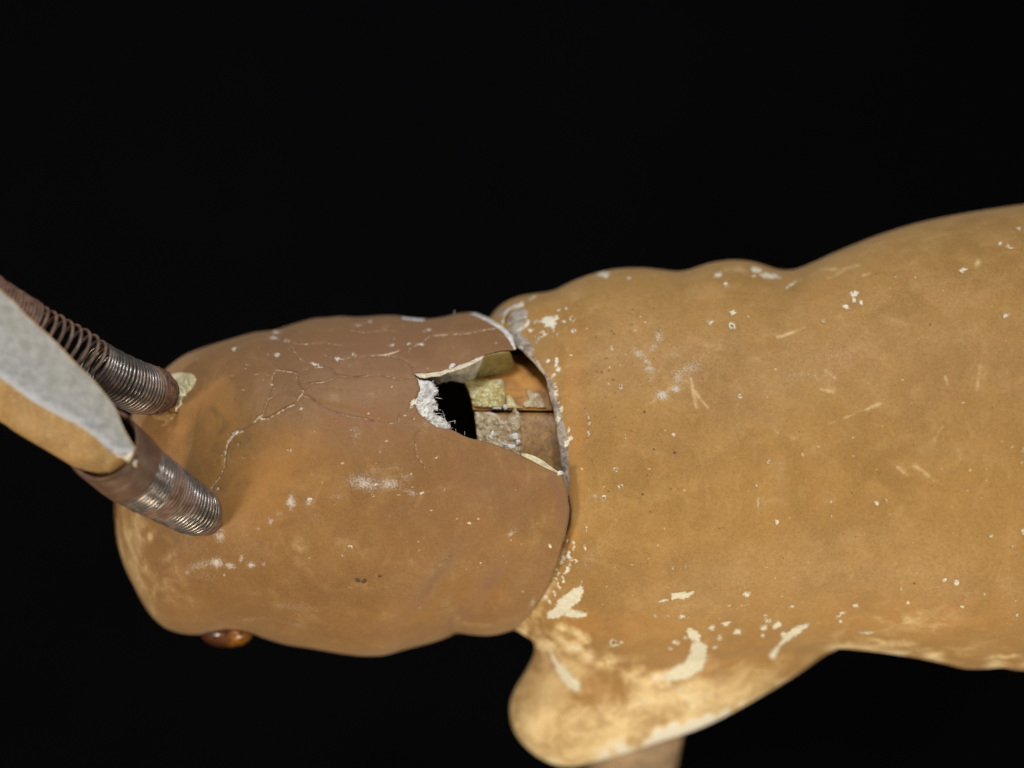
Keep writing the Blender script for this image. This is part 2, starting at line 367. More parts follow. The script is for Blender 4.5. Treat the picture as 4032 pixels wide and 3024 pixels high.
def paint_head(P):
    L = 'line'
    P.stroke(L, [(828, 1932), (842, 1905), (865, 1880), (884, 1835), (886, 1790), (897, 1749), (922, 1713)], 4.2)
    P.stroke(L, [(900, 1738), (927, 1702), (954, 1697)], 5.5)
    P.stroke(L, [(954, 1697), (1004, 1665), (1022, 1647)], 1.0)
    P.stroke('dark', [(940, 1702), (975, 1685), (1004, 1668)], 1.6)
    P.stroke(L, [(1004, 1660), (1022, 1640)], 6)
    P.stroke(L, [(1022, 1647), (1036, 1629), (1054, 1575), (1063, 1539), (1072, 1485), (1088, 1457), (1126, 1462), (1174, 1471)], 3.0)
    P.stroke('chip', [(1070, 1512), (1074, 1526)], 7)
    P.stroke(L, [(1174, 1471), (1164, 1494), (1185, 1530), (1196, 1545)], 2.4)
    P.stroke(L, [(1022, 1647), (1036, 1651), (1060, 1648), (1081, 1636)], 4.6)
    P.stroke(L, [(1081, 1636), (1112, 1616), (1150, 1598), (1166, 1588), (1180, 1565), (1189, 1552)], 4.2)
    P.stroke('dark', [(1114, 1620), (1150, 1603), (1168, 1590)], 1.6)
    P.stroke(L, [(1189, 1557), (1200, 1530), (1212, 1514), (1240, 1508), (1262, 1507)], 2.6)
    P.stroke(L, [(1189, 1557), (1205, 1562), (1221, 1566), (1240, 1580)], 2.0)
    P.stroke('dark', [(1221, 1566), (1257, 1591), (1307, 1618), (1375, 1634), (1442, 1647), (1475, 1660)], 1.0)
    P.stroke(L, [(1300, 1618), (1375, 1640), (1442, 1650), (1510, 1665), (1545, 1668), (1569, 1656), (1600, 1672), (1623, 1688), (1641, 1706)], 1.6)
    P.stroke(L, [(1574, 1629), (1570, 1658)], 2.6)
    P.stroke(L, [(1641, 1706), (1635, 1738), (1641, 1792), (1655, 1815), (1669, 1828), (1671, 1851)], 3.2)
    P.stroke(L, [(1641, 1706), (1670, 1702), (1696, 1692)], 1.8)
    P.stroke(L, [(1325, 1480), (1397, 1487), (1433, 1482), (1488, 1475), (1530, 1482), (1565, 1494), (1600, 1490), (1630, 1485)], 2.0)
    P.stroke('dark', [(1350, 1484), (1372, 1488), (1400, 1487), (1440, 1481)], 1.6)
    P.stroke(L, [(1280, 1399), (1310, 1410), (1334, 1417), (1375, 1410), (1420, 1405), (1501, 1399)], 1.8)
    P.stroke(L, [(1501, 1399), (1530, 1395), (1550, 1388), (1569, 1381)], 5)
    P.stroke(L, [(1501, 1399), (1569, 1408), (1605, 1421), (1623, 1444), (1632, 1466)], 2.0)
    P.stroke(L, [(1605, 1408), (1612, 1376), (1635, 1362), (1664, 1349), (1682, 1331), (1710, 1322), (1736, 1320), (1782, 1317), (1849, 1313), (1900, 1301), (1950, 1294)], 3.0)
    P.stroke(L, [(1117, 1338), (1150, 1365), (1189, 1421), (1235, 1433), (1270, 1446)], 1.5)
    P.stroke(L, [(1307, 1656), (1330, 1655), (1352, 1674)], 1.0)
    for pts, w_ in [([(1174, 1471), (1215, 1452), (1264, 1446), (1300, 1452), (1325, 1480)], 1.8), ([(1262, 1507), (1300, 1497), (1325, 1482)], 1.8), ([(1334, 1417), (1350, 1445), (1360, 1484)], 1.2), ([(1126, 1340), (1160, 1352), (1200, 1356), (1280, 1350), (1350, 1362)], 1.2), ([(1450, 1404), (1462, 1440), (1470, 1478)], 1.4), ([(1072, 1485), (1040, 1470), (1000, 1476)], 1.2), ([(1223, 1567), (1250, 1540), (1300, 1530), (1360, 1540)], 1.2), ([(1442, 1647), (1470, 1610), (1480, 1570)], 1.0), ([(1600, 1672), (1620, 1650), (1640, 1625)], 1.6), ([(1736, 1320), (1770, 1345), (1790, 1380)], 1.2), ([(886, 1790), (860, 1800), (845, 1830)], 1.0), ([(1641, 1792), (1620, 1830), (1625, 1860)], 1.2), ([(1054, 1575), (1085, 1560), (1110, 1530)], 1.0), ([(1380, 1300), (1440, 1310), (1520, 1300), (1570, 1310)], 1.2)]:
        P.stroke(L, pts, w_)
    P.ell('dark', 1408, 2284, 14, 9, 30); P.ell('dark', 1434, 2288, 13, 10, -30); P.ell('dark', 1495, 2268, 9, 5)
    P.ell('dark', 1361, 2008, 4)
    P.ring(1379, 2153, 8); P.ring(938, 1706, 7)
    for x, y, rx, ry, r in [(1081, 1329, 22, 5, 0), (1126, 1340, 18, 5, 10), (1088, 1308, 22, 5, 5), (920, 1374, 9, 7, 0), (1090, 1399, 11, 8, 30), (1235, 1433, 12, 4, 10),
                            (1264, 1446, 12, 3, 0), (1327, 1412, 14, 7, 20), (1395, 1396, 12, 7, 20), (1406, 1281, 16, 4, -10), (1454, 1267, 16, 4, 0),
                            (1686, 1300, 14, 5, -15), (1655, 1356, 12, 4, 0), (1608, 1355, 20, 4, -10), (1540, 1360, 14, 4, 0)]:
        P.ell('chip', x, y, rx*1.0, ry*1.25, r)
    P.stroke('white', [(1588, 1251), (1625, 1256), (1665, 1258)], 7)
    # chalky scuffs
    for x, y, rx, ry, r, a in [(1430, 1900, 70, 34, 10, 1.0), (1530, 1905, 60, 30, 0, .9), (1600, 1880, 30, 22, 0, .7), (1620, 1940, 40, 14, 20, .8), (1146, 1977, 22, 34, 0, 1.1),
                               (1216, 1975, 14, 18, 0, 1.0), (1065, 2054, 14, 18, 0, .9), (1101, 2022, 18, 14, 0, .6), (1019, 2081, 16, 9, 0, .7), (866, 2112, 22, 26, 0, 1.1),
                               (870, 2085, 12, 14, 0, .8), (852, 2216, 30, 24, 10, 1.3), (905, 2228, 30, 15, 10, 1.1), (988, 2225, 20, 14, 10, 1.2), (951, 2198, 10, 20, 20, 1.0), (1040, 2221, 9, 9, 0, 1.0),
                               (790, 2225, 70, 24, -15, .75), (810, 2270, 60, 24, 0, .45), (737, 2253, 10, 16, 0, .9), (1402, 1706, 26, 44, 10, .55), (1141, 2388, 110, 20, 4, .5),
                               (1001, 2438, 90, 12, -4, .5), (1150, 2456, 70, 10, 14, .45), (2014, 2099, 26, 12, -30, .9), (590, 1690, 10, 10, 0, .3), (2096, 2375, 12, 26, 20, .9),
                               (1500, 1850, 120, 18, -8, .45), (1330, 1955, 50, 16, 0, .5), (1240, 2040, 50, 30, 0, .35), (1560, 2030, 80, 30, 0, .25)]:
        P.ell('haze', x, y, rx, ry, r, a)
    for x, y in [(1892, 2216), (2062, 2327), (1700, 2010), (1640, 2070), (1216, 1965), (1470, 1950), (1480, 1905), (1455, 1930), (1404, 1925), (1545, 1915), (1625, 1915), (1660, 1940), (1570, 1950), (807, 2162), (1720, 1800), (1850, 2060),
                 (1495, 1780), (1186, 1610), (975, 1440), (1240, 1700), (1140, 1775), (1180, 1640), (1760, 2200), (1750, 1930), (940, 1750), (955, 1800), (905, 1712), (836, 1920)]:
        P.ell('chip', x, y, rng.uniform(6, 9), rng.uniform(4.5, 6))
    P.ell('chip', 2166, 2153, 9, 15); P.ell('chip', 858, 1925, 8, 8); P.stroke('chip', [(1590, 1640), (1612, 1612), (1630, 1580)], [2, 7, 9])
    P.ell('cream', 590, 2117, 16, 34, -8, .6); P.ell('cream', 520, 2220, 150, 280, -12, .40)  # the broad pale patch paints in a brighter left side
    for x, y, rx, ry, r, a in [(1000, 1850, 230, 210, 0, .42), (850, 1640, 100, 190, 14, .60), (1450, 2120, 250, 110, 0, .10), (2020, 2130, 90, 40, 0, .25), (1950, 2350, 180, 90, -30, .22),
                               (700, 1700, 120, 60, -20, .35), (1230, 1700, 60, 40, 0, .3), (1550, 2420, 200, 70, 0, .2)]:
        P.ell('orange', x, y, rx, ry, r, a)
    for x, y, rx, ry, r, a in [(1500, 1380, 650, 190, -3, .80), (1850, 1450, 300, 260, 0, .65), (1500, 1600, 400, 180, 0, .62), (1950, 1900, 240, 190, 20, .42), (1800, 2020, 300, 200, 0, .25), (1000, 1420, 200, 120, -20, .5)]:
        P.ell('tone', x, y, rx, ry, r, a)
    # fold hollows, shade of the creases put into the tone
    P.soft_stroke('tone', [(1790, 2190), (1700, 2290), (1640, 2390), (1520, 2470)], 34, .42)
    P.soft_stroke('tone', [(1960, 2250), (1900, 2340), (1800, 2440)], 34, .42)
    # exposed gesso on the rim
    P.stroke('white', [(1845, 1232), (1885, 1240), (1920, 1256), (1955, 1274), (1990, 1296), (2010, 1322), (2022, 1350), (2030, 1375)], [2, 9, 11, 13, 16, 16, 12, 8])
    P.soft_stroke('tone', [(2170, 1880), (2210, 1960), (2225, 2060)], 26, .8)
    P.stroke('chip', [(2185, 1862), (2200, 1870)], 4)
    P.f['fleck'][:] = np.clip((1700-P.y)/900, 0, .5)

def paint_body(P):
    lipx = lambda y: np.interp(y, [1380, 1430, 1511, 1602, 1692, 1738, 1860, 1950, 2060], [2085, 2128, 2182, 2208, 2232, 2243, 2246, 2248, 2240])
    y, x = P.y, P.x
    m_ = (y > 1350) & (y < 2080) & (x < 2330)
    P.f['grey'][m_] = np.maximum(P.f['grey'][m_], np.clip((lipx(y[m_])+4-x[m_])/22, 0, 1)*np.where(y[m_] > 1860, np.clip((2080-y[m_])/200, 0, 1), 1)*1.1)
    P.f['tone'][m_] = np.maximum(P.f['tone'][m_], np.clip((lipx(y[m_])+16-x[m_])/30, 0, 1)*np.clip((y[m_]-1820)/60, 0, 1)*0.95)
    # damaged corner
    for c in [(2035, 1260, 34, 46, 10, 1.2), (2020, 1320, 40, 34, 0, 1.1), (2060, 1235, 24, 26, 0, .9), (2055, 1350, 40, 30, 30, 1.0), (1975, 1230, 50, 30, -35, .55), (2080, 1370, 34, 22, 40, .95), (2110, 1345, 16, 30, -20, .55)]: P.ell('grey', *c)
    P.stroke('chip', [(1978, 1275), (1985, 1250), (1996, 1225), (2015, 1212), (2040, 1205), (2056, 1200)], [8, 8, 7, 8, 9, 13])
    P.stroke('chip', [(2076, 1232), (2068, 1250)], 5); P.stroke('chip', [(2078, 1270), (2066, 1288), (2044, 1300)], [11, 9, 10])
    P.stroke('dark', [(1986, 1275), (1996, 1250), (2004, 1228), (2020, 1222)], [4, 6, 3, 2]); P.stroke('dark', [(2008, 1252), (2028, 1246)], 2.5)
    P.stroke('dark', [(2036, 1400), (2060, 1398), (2055, 1390)], 9)
    P.stroke('dark', [(2236, 1955), (2242, 2010), (2238, 2060), (2222, 2120), (2196, 2200), (2162, 2285), (2118, 2365), (2068, 2438)], [6, 11, 9, 4, 4, 4, 4, 3])
    P.ell('chip', 2050, 1370, 14, 9); P.ell('chip', 2088, 1302, 12, 9); P.ring(2115, 1330, 9)
    for a_, b_ in [((2075, 1385), (2140, 1480)), ((2100, 1400), (2150, 1470)), ((2120, 1420), (2160, 1490))]: P.stroke('line', [a_, b_], 2.4)
    P.soft_stroke('haze', [(2090, 1400), (2150, 1480), (2190, 1600), (2215, 1700), (2225, 1840)], 12, .8)
    # main flakes
    P.ell('chip', 2163, 1268, 36, 25, 35); P.ell('chip', 2190, 1252, 18, 12); P.ell('chip', 2148, 1255, 24, 14, -30)
    for c in [(2180, 1312, 12, 4, 50), (2195, 1312, 14, 4, -50), (2137, 1309, 8, 6, 0), (2147, 1316, 12, 4, -50), (2182, 1306, 5, 5, 0), (2230, 1214, 7, 6, 0), (2200, 1222, 7, 6, 0), (2110, 1268, 14, 6, -30), (2100, 1170, 16, 5, -30), (2222, 1264, 6, 6, 0),
              (2250, 1401, 9, 7, 40), (2192, 1430, 10, 26, 0), (2198, 1452, 12, 11, 0), (2182, 1478, 7, 14, 20), (2190, 1545, 8, 18, 8), (2184, 1510, 6, 14, 0), (2158, 1420, 10, 8, 0), (2200, 1580, 6, 12, 0), (2240, 1695, 8, 13, 0), (2240, 1735, 12, 22, 20), (2252, 1722, 9, 7, 0), (2200, 1650, 8, 12, 0), (2212, 1610, 8, 12, 0),
              (2376, 1078, 34, 9, -6), (2386, 1088, 12, 8, 0), (2828, 1083, 19, 10, -5), (2856, 1119, 14, 9, 0), (2978, 1063, 28, 10, 5), (3036, 1086, 44, 11, 5), (2970, 1085, 9, 8, 30), (3118, 1119, 30, 7, -38), (2887, 1232, 13, 8, 10), (2801, 1269, 10, 8, 0), (2785, 1268, 5, 8, 0), (2525, 1240, 5, 9, 40),
              (2250, 1402, 6, 6, 0), (2476, 1098, 9, 7, 0), (3364, 1156, 18, 9, -10), (3364, 1179, 12, 10, -40), (3387, 1190, 11, 9, -30), (3330, 1208, 14, 7, 15), (3241, 1263, 8, 6, 0), (3791, 1064, 15, 8, 0), (3959, 1240, 20, 7, -15), (4013, 901, 14, 6, 30), (3938, 963, 10, 8, 40), (3970, 972, 14, 6, 0),
              (2978, 1912, 8, 7, 0), (3027, 1819, 8, 7, 0), (2654, 1711, 7, 6, 0), (2464, 1718, 6, 6, 0), (3061, 2057, 6, 7, 0), (2306, 2083, 10, 12, 0), (2303, 2156, 6, 10, 0), (3452, 1982, 9, 8, -40), (3490, 1974, 6, 6, 0), (3222, 1757, 5, 5, 0), (3276, 1974, 6, 6, 0), (3273, 2033, 5, 7, 30), (3062, 2055, 6, 7, 0),
              (3765, 2294, 14, 9, 15), (3720, 2284, 9, 8, 0), (3878, 2339, 7, 6, 0), (3550, 2315, 8, 7, 0), (3373, 2385, 14, 8, -10), (3312, 2418, 30, 7, -35), (3310, 2446, 8, 6, 0), (3403, 2491, 34, 5, 3), (3120, 2388, 8, 6, 0), (3785, 2388, 12, 5, 0), (4005, 2427, 6, 6, 0), (3575, 2372, 8, 6, 0), (3900, 2112, 7, 5, 0), (3985, 2150, 6, 6, 0),
              (2942, 2338, 15, 11, -20), (3061, 2462, 20, 12, -30), (3010, 2470, 18, 11, -30), (3012, 2426, 8, 8, 0), (3025, 2444, 12, 8, 0), (3002, 2503, 8, 10, 0), (2904, 2488, 20, 11, -5), (2858, 2458, 20, 9, -10), (2833, 2512, 15, 10, -35), (2803, 2472, 16, 9, -30), (2733, 2503, 30, 18, 20), (2720, 2487, 20, 12, 0), (2687, 2428, 19, 9, 5), (2586, 2423, 15, 6, 0), (2628, 2425, 8, 5, 0),
              (2660, 2529, 14, 7, 10), (2640, 2555, 14, 6, 10), (2700, 2513, 10, 7, 0), (2815, 2552, 15, 6, -30), (2780, 2548, 9, 6, 0), (2630, 2315, 6, 5, 0), (2700, 2230, 4, 4, 0), (2553, 2200, 6, 6, 0), (4027, 1775, 8, 14, 0), (4029, 2095, 8, 14, 0)]:
        P.ell('chip', c[0], c[1], c[2]*1.0, c[3]*1.25, c[4])
    P.stroke('chip', [(2597, 2369), (2620, 2364), (2645, 2360), (2655, 2347), (2690, 2345), (2722, 2335)], [6, 7, 7, 15, 17, 12])
    P.stroke('chip', [(2166, 2422), (2195, 2410), (2225, 2380), (2260, 2348), (2282, 2325)], [18, 26, 33, 31, 20]); P.stroke('chip', [(2280, 2325), (2292, 2290)], [9, 5])
    P.stroke('chip', [(2240, 2415), (2280, 2420), (2304, 2419)], [20, 15, 9]); P.stroke('chip', [(2180, 2330), (2186, 2345)], 8)
    for a_, b_, w_ in [((2259, 2134), (2259, 2166), 5), ((2238, 2172), (2240, 2198), 9), ((2232, 2250), (2250, 2200), 6), ((2225, 2262), (2234, 2236), 6), ((2222, 2190), (2210, 2215), 8), ((2214, 2270), (2220, 2290), 5), ((2198, 2300), (2204, 2318), 5), ((2190, 2240), (2200, 2256), 6), ((2268, 2205), (2272, 2212), 5), ((2160, 2360), (2168, 2380), 6), ((2230, 2110), (2236, 2135), 4), ((2182, 2270), (2190, 2280), 7), ((2150, 2340), (2156, 2360), 5)]: P.stroke('chip', [a_, b_], w_+1)
    P.ring(2415, 2529, 13); P.ell('chip', 2421, 2540, 32, 6); P.ell('chip', 2445, 2530, 8, 9)
    P.stroke('chip', [(2748, 2552), (2750, 2580), (2735, 2615), (2695, 2645), (2640, 2660)], [32, 36, 38, 34, 26])
    P.soft_stroke('cream', [(2750, 2570), (2720, 2640), (2640, 2680), (2560, 2670), (2480, 2640)], 46, .8)
    P.stroke('chip', [(2166, 2563), (2190, 2610), (2220, 2655), (2262, 2700)], [5, 15, 24, 24])
    P.stroke('chip', [(3042, 2580), (3062, 2552)], [18, 12]); P.stroke('chip', [(3062, 2552), (3095, 2515), (3130, 2486), (3182, 2460)], [8, 14, 20, 9]); P.ell('chip', 3085, 2500, 10, 16, 20)
    P.stroke('chip', [(2513, 2737), (2540, 2770), (2556, 2778)], 5); P.stroke('chip', [(2784, 2721), (2780, 2786)], 5); P.ell('chip', 2665, 2711, 26, 6)
    P.ring(2657, 2235, 8)
    for r_ in [(2255, 1256, 11), (2259, 1302, 8), (2883, 1283, 13), (2498, 1307, 8), (2408, 1372, 8), (2442, 1522, 9), (2426, 1849, 9), (2444, 1916, 9), (2376, 1962, 11), (2916, 1287, 7), (2310, 2220, 7), (2914, 1560, 7)]: P.ring(*r_)
    for x_, y_, r_ in [(2657, 1783, 6), (2538, 1622, 5.5), (2532, 1948, 5), (2575, 1770, 4.5), (2593, 1302, 4.5), (2489, 1277, 4), (2346, 1328, 4.5), (2410, 1302, 4), (2489, 1667, 4), (2487, 1695, 4.5), (2549, 1872, 4), (2641, 1925, 4), (2520, 1962, 4), (2412, 1602, 4.5), (2370, 1467, 4.5), (2350, 1465, 4), (2388, 1413, 4), (2415, 1497, 4), (3665, 1278, 4.5), (2850, 2078, 4), (2835, 2080, 4), (3532, 1595, 4), (3938, 1580, 4), (3910, 1605, 4), (3357, 1940, 4), (3600, 2297, 5), (2600, 1290, 4), (2420, 1680, 3.5), (2340, 1883, 3.5), (2396, 1935, 3.5), (2492, 1217, 4)]:
        P.ell('dark', x_, y_, r_+.8)
    for _ in range(70): P.ell('dark', rng.normal(2430, 150), rng.uniform(1200, 2050), rng.uniform(2.6, 4.2))
    for _ in range(60): P.ell('dark', rng.uniform(2500, 4032), rng.uniform(1200, 2400), rng.uniform(2.4, 3.6))
    P.stroke('dark', [(2257, 1678), (2285, 1679), (2309, 1679)], 1.6)
    P.stroke('dark', [(2287, 1588), (2300, 1603), (2312, 1630), (2317, 1650)], 1.6)
    P.stroke('line', [(2305, 1611), (2318, 1643), (2320, 1674), (2318, 1701), (2312, 1740)], 3.4)
    P.ell('chip', 2322, 1668, 8, 14); P.ell('chip', 2318, 1700, 6, 10)
    for c in [(2593, 1325, 20, 36, 0, .9), (2570, 1370, 24, 16, -30, .8), (2516, 1393, 38, 18, 35, .95), (2548, 1425, 26, 14, 40, .9), (2560, 1456, 34, 20, 20, .85), (2670, 1483, 30, 44, 0, .8), (2720, 1450, 60, 30, -30, .7), (2661, 1530, 24, 20, 0, 1.1), (2607, 1556, 30, 24, 0, 1.2), (2650, 1400, 40, 26, 0, .5), (2986, 1989, 6, 34, 0, 1.1), (2562, 1490, 20, 14, 0, .6),
              (3150, 1480, 80, 26, 0, .45), (3290, 1400, 120, 20, 0, .4), (3220, 1480, 80, 30, 0, .35), (2330, 1060, 60, 14, 0, .5), (2330, 2200, 40, 60, 0, .4)]: P.ell('haze', *c)
    P.ell('grey', 2342, 1953, 17, 13, 0, .62)
    for pts, w_ in [([(3208, 1102), (3276, 1093), (3321, 1062), (3385, 1039)], 5), ([(3400, 1085), (3452, 1066)], 4), ([(3145, 1105), (3200, 1098)], 3), ([(3220, 1058), (3290, 1060)], 4), ([(3855, 1025), (3837, 1075)], 6), ([(3835, 1080), (3800, 1152)], 2), ([(3265, 1667), (3325, 1645), (3390, 1621), (3488, 1580)], 3.2), ([(3535, 1838), (3575, 1872), (3564, 1911), (3575, 1938)], 5), ([(3602, 1835), (3656, 1873), (3710, 1911)], 3.4), ([(3722, 1485), (3735, 1515)], 6),
                    ([(2540, 1600), (2640, 1530)], 1.2), ([(2700, 1500), (2800, 1620)], 1.2), ([(2720, 1490), (2740, 1600)], 1.0), ([(3680, 1730), (3715, 1680)], 4), ([(3170, 1290), (3060, 1330)], 2), ([(3860, 1440), (3840, 1560)], 1.2), ([(3050, 1700), (3140, 1730)], 2.0), ([(3205, 1450), (3225, 1530), (3280, 1545)], 3), ([(3250, 1460), (3290, 1490)], 2)]: P.soft_stroke('cream', pts, max(w_*1.9, 8), .44)
    # cream edges: underside sprayed pale; broad cream inside paints light onto the shoulder
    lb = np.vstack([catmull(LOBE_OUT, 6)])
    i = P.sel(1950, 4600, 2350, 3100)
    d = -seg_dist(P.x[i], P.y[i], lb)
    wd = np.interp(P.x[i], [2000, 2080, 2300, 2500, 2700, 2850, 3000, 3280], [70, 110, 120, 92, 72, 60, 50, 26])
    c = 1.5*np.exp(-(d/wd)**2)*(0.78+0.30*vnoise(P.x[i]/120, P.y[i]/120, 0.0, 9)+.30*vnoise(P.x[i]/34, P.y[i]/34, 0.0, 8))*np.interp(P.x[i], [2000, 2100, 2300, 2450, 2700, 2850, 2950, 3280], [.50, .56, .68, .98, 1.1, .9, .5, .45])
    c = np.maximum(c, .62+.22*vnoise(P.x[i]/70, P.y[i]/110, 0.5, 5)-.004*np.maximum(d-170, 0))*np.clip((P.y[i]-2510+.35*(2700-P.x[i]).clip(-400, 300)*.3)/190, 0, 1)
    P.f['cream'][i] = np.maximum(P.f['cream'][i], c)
    d2 = (ybody_b(P.x[i])-P.y[i]); k2 = 0.95*(.6+.55*vnoise(P.x[i]/80, P.y[i]/30, 0.1, 2))*np.exp(-(np.clip(d2, 0, 999)/58)**2)*np.clip((P.x[i]-3200)/120, 0, 1)
    P.f['cream'][i] = np.maximum(P.f['cream'][i], k2)
    for pts, w_, a in [([(2050, 2470), (2130, 2520), (2200, 2545)], 50, 1.0), ([(2120, 2420), (2090, 2450)], 40, .85), ([(2200, 2460), (2280, 2500), (2310, 2520)], 26, .7), ([(2150, 2530), (2280, 2570), (2420, 2625), (2560, 2680), (2680, 2700)], 50, .82), ([(2230, 2160), (2190, 2260), (2140, 2350), (2080, 2430)], 24, .55), ([(2150, 2560), (2110, 2680), (2060, 2770)], 50, .5),
                       ([(2900, 2690), (3000, 2650)], 22, .5), ([(3060, 1085), (2860, 1060)], 16, .35), ([(3900, 2590), (4100, 2580)], 14, .7), ([(3500, 2440), (3700, 2450)], 50, .34), ([(3300, 2540), (3500, 2540), (3700, 2590)], 34, .55)]:
        P.soft_stroke('cream', pts, w_, a)
    for c in [(2260, 1500, 46, 230, 4, .5), (2275, 1750, 40, 160, 0, .55), (2265, 1990, 34, 130, 0, .55), (2250, 2110, 40, 60, 0, .7), (2160, 1250, 70, 60, 0, .35), (2300, 2455, 120, 60, 15, .55), (2520, 2480, 220, 80, 8, .45), (2360, 2760, 180, 120, 10, .35), (2700, 2600, 200, 90, 0, .4), (2950, 2560, 160, 80, -20, .4), (3500, 2420, 300, 90, 0, .35), (3800, 2440, 260, 90, 0, .35), (2250, 2410, 60, 24, 0, .5), (3600, 1450, 500, 260, 0, .12), (2850, 2740, 120, 60, -20, .3)]: P.ell('orange', *c)
    P.f['fleck'][:] = 0.25+.5*np.exp(-((P.x-2260)/120)**2)

# ------------------------------------------------------------- HEAD
yh_t = curve_x([(450, 2000), (452, 1930), (458, 1860), (470, 1790), (490, 1715), (515, 1645), (550, 1575), (600, 1510), (655, 1452), (725, 1400), (800, 1368), (900, 1338), (1000, 1310), (1080, 1300), (1150, 1278), (1230, 1256), (1300, 1250), (1340, 1246), (1400, 1249), (1450, 1247), (1500, 1243), (1560, 1243), (1600, 1250), (1680, 1256), (1740, 1250), (1800, 1236), (1840, 1232), (1900, 1235), (2000, 1250), (2300, 1300)])
yh_b = curve_x([(450, 2000), (452, 2050), (460, 2120), (475, 2180), (500, 2250), (530, 2310), (560, 2370), (600, 2428), (650, 2470), (700, 2490), (760, 2498), (830, 2494), (900, 2486), (980, 2492), (1050, 2515), (1130, 2538), (1220, 2552), (1300, 2566), (1380, 2578), (1450, 2583), (1520, 2578), (1600, 2556), (1700, 2530), (1760, 2510), (1800, 2492), (1850, 2498), (1910, 2502), (1960, 2497), (2030, 2478), (2100, 2462), (2300, 2420)])
HZC = -600.0
def head_rz(x):
    c = np.clip((1080-x)/632, 0, 1); return np.maximum(600*np.sqrt(np.clip(1-c**2.3, 0, 1)), 3)
HREL = [(1730, 2300, 150, 36, -52, -26), (1930, 2340, 120, 34, -55, -22), (1830, 2330, 130, 36, -54, 12), (1500, 2460, 170, 50, -10, -12), (1400, 2250, 200, 90, 0, 8), (1000, 2380, 170, 60, 5, -14), (700, 1700, 90, 140, 20, -22), (1000, 1560, 200, 220, 0, 14),
        (1300, 1300, 160, 36, 0, 10), (1690, 1330, 60, 70, 0, -12), (1500, 1700, 260, 120, 10, -8), (1350, 1610, 220, 12, 14, -5), (2100, 2130, 60, 120, 0, -8), (850, 2180, 120, 160, 10, -10), (1080, 1340, 60, 40, 0, -10), (600, 2250, 80, 160, -20, 10)]
def relief(x, y, R):
    o = 0
    for cx, cy, sx, sy, rot, a in R:
        c, s = math.cos(math.radians(rot)), math.sin(math.radians(rot)); dx, dy = x-cx, y-cy
        o = o + a*np.exp(-((dx*c+dy*s)/sx)**2 - ((-dx*s+dy*c)/sy)**2)
    return o
PH = 2.25
def head_top(x, y):
    a, b_ = yh_t(x), yh_b(x); t_ = np.clip(np.abs((y-(a+b_)/2)/((b_-a)/2)), 0, 1)
    return HZC + relief(x, y, HREL) + head_rz(x)*(1-t_**PH)**(1/PH)
RIM = np.array([(1862, 1215), (1884, 1236), (1929, 1256), (1979, 1284), (2015, 1320), (2029, 1367), (2050, 1400), (2110, 1480), (2175, 1600), (2205, 1750), (2209, 1862), (2228, 1900), (2238, 1990), (2237, 2060), (2226, 2110), (2200, 2200), (2165, 2290), (2120, 2370), (2070, 2440), (2030, 2480), (2010, 2520)], float)
HOLE_UP = [(2050, 1374), (2015, 1380), (1975, 1383), (1940, 1391), (1907, 1402), (1875, 1412), (1844, 1428), (1815, 1436), (1780, 1449), (1757, 1453), (1735, 1463), (1710, 1464), (1681, 1470), (1655, 1469), (1627, 1473)]
HOLE_L = [(1636, 1484), (1647, 1494), (1650, 1512), (1656, 1532), (1644, 1556), (1634, 1584), (1640, 1602), (1647, 1622), (1662, 1636), (1681, 1653), (1700, 1668), (1722, 1682), (1745, 1688)]
HOLE_LO = [(1771, 1689), (1795, 1700), (1816, 1711), (1846, 1724), (1880, 1732), (1915, 1738), (1952, 1751), (1985, 1763), (2020, 1778), (2055, 1794), (2088, 1810), (2125, 1830), (2156, 1846), (2180, 1856), (2206, 1866), (2300, 1870)]
HOLE = np.array(HOLE_UP + HOLE_L + HOLE_LO + [(2300, 1374)], float)
h = 5.6
xs = np.arange(436, 2262, h); ys = np.arange(1216, 2606, h); zs = np.arange(-1216, 30, h)
X, Y = np.meshgrid(xs, ys, indexing='ij')
yt, yb = yh_t(xs)[:, None], yh_b(xs)[:, None]; ryc = np.maximum((yb-yt)/2, 2)
T = np.abs((Y-(yt+yb)/2)/ryc)**PH
rz = head_rz(xs)[:, None]; REL = relief(X, Y, HREL)
hsd = poly_sd(X, Y, HOLE) + 1.6*vnoise(X/9, Y/9, 0.3)*(X < 1900)
rim = (X-np.interp(Y, RIM[:, 1], RIM[:, 0]))*0.9 + 1.5*vnoise(X/12, Y/12, 2.1) + 3.0*vnoise(X/34, Y/34, 4.1)
F = np.empty((len(xs), len(ys), len(zs)), np.float32)
sc_ = np.minimum(ryc, rz)
for n, z in enumerate(zs):
    s_ = np.abs((z-HZC-(REL if z > HZC else 0)*1.0)/rz)**PH
    f = ((T+s_)**(1/PH)-1)*sc_
    f = np.where(X < 452, np.maximum(f, 452-X), f)
    g_ = smax(f, -(f+27), 6)
    g_ = smax(g_, rim, 9)
    if z > -420: g_ = smax(g_, -hsd, 5)
    F[:, :, n] = g_
V, Q = nets(F, (xs[0], ys[0], zs[0]), h)
V = smooth(V, Q, 4)
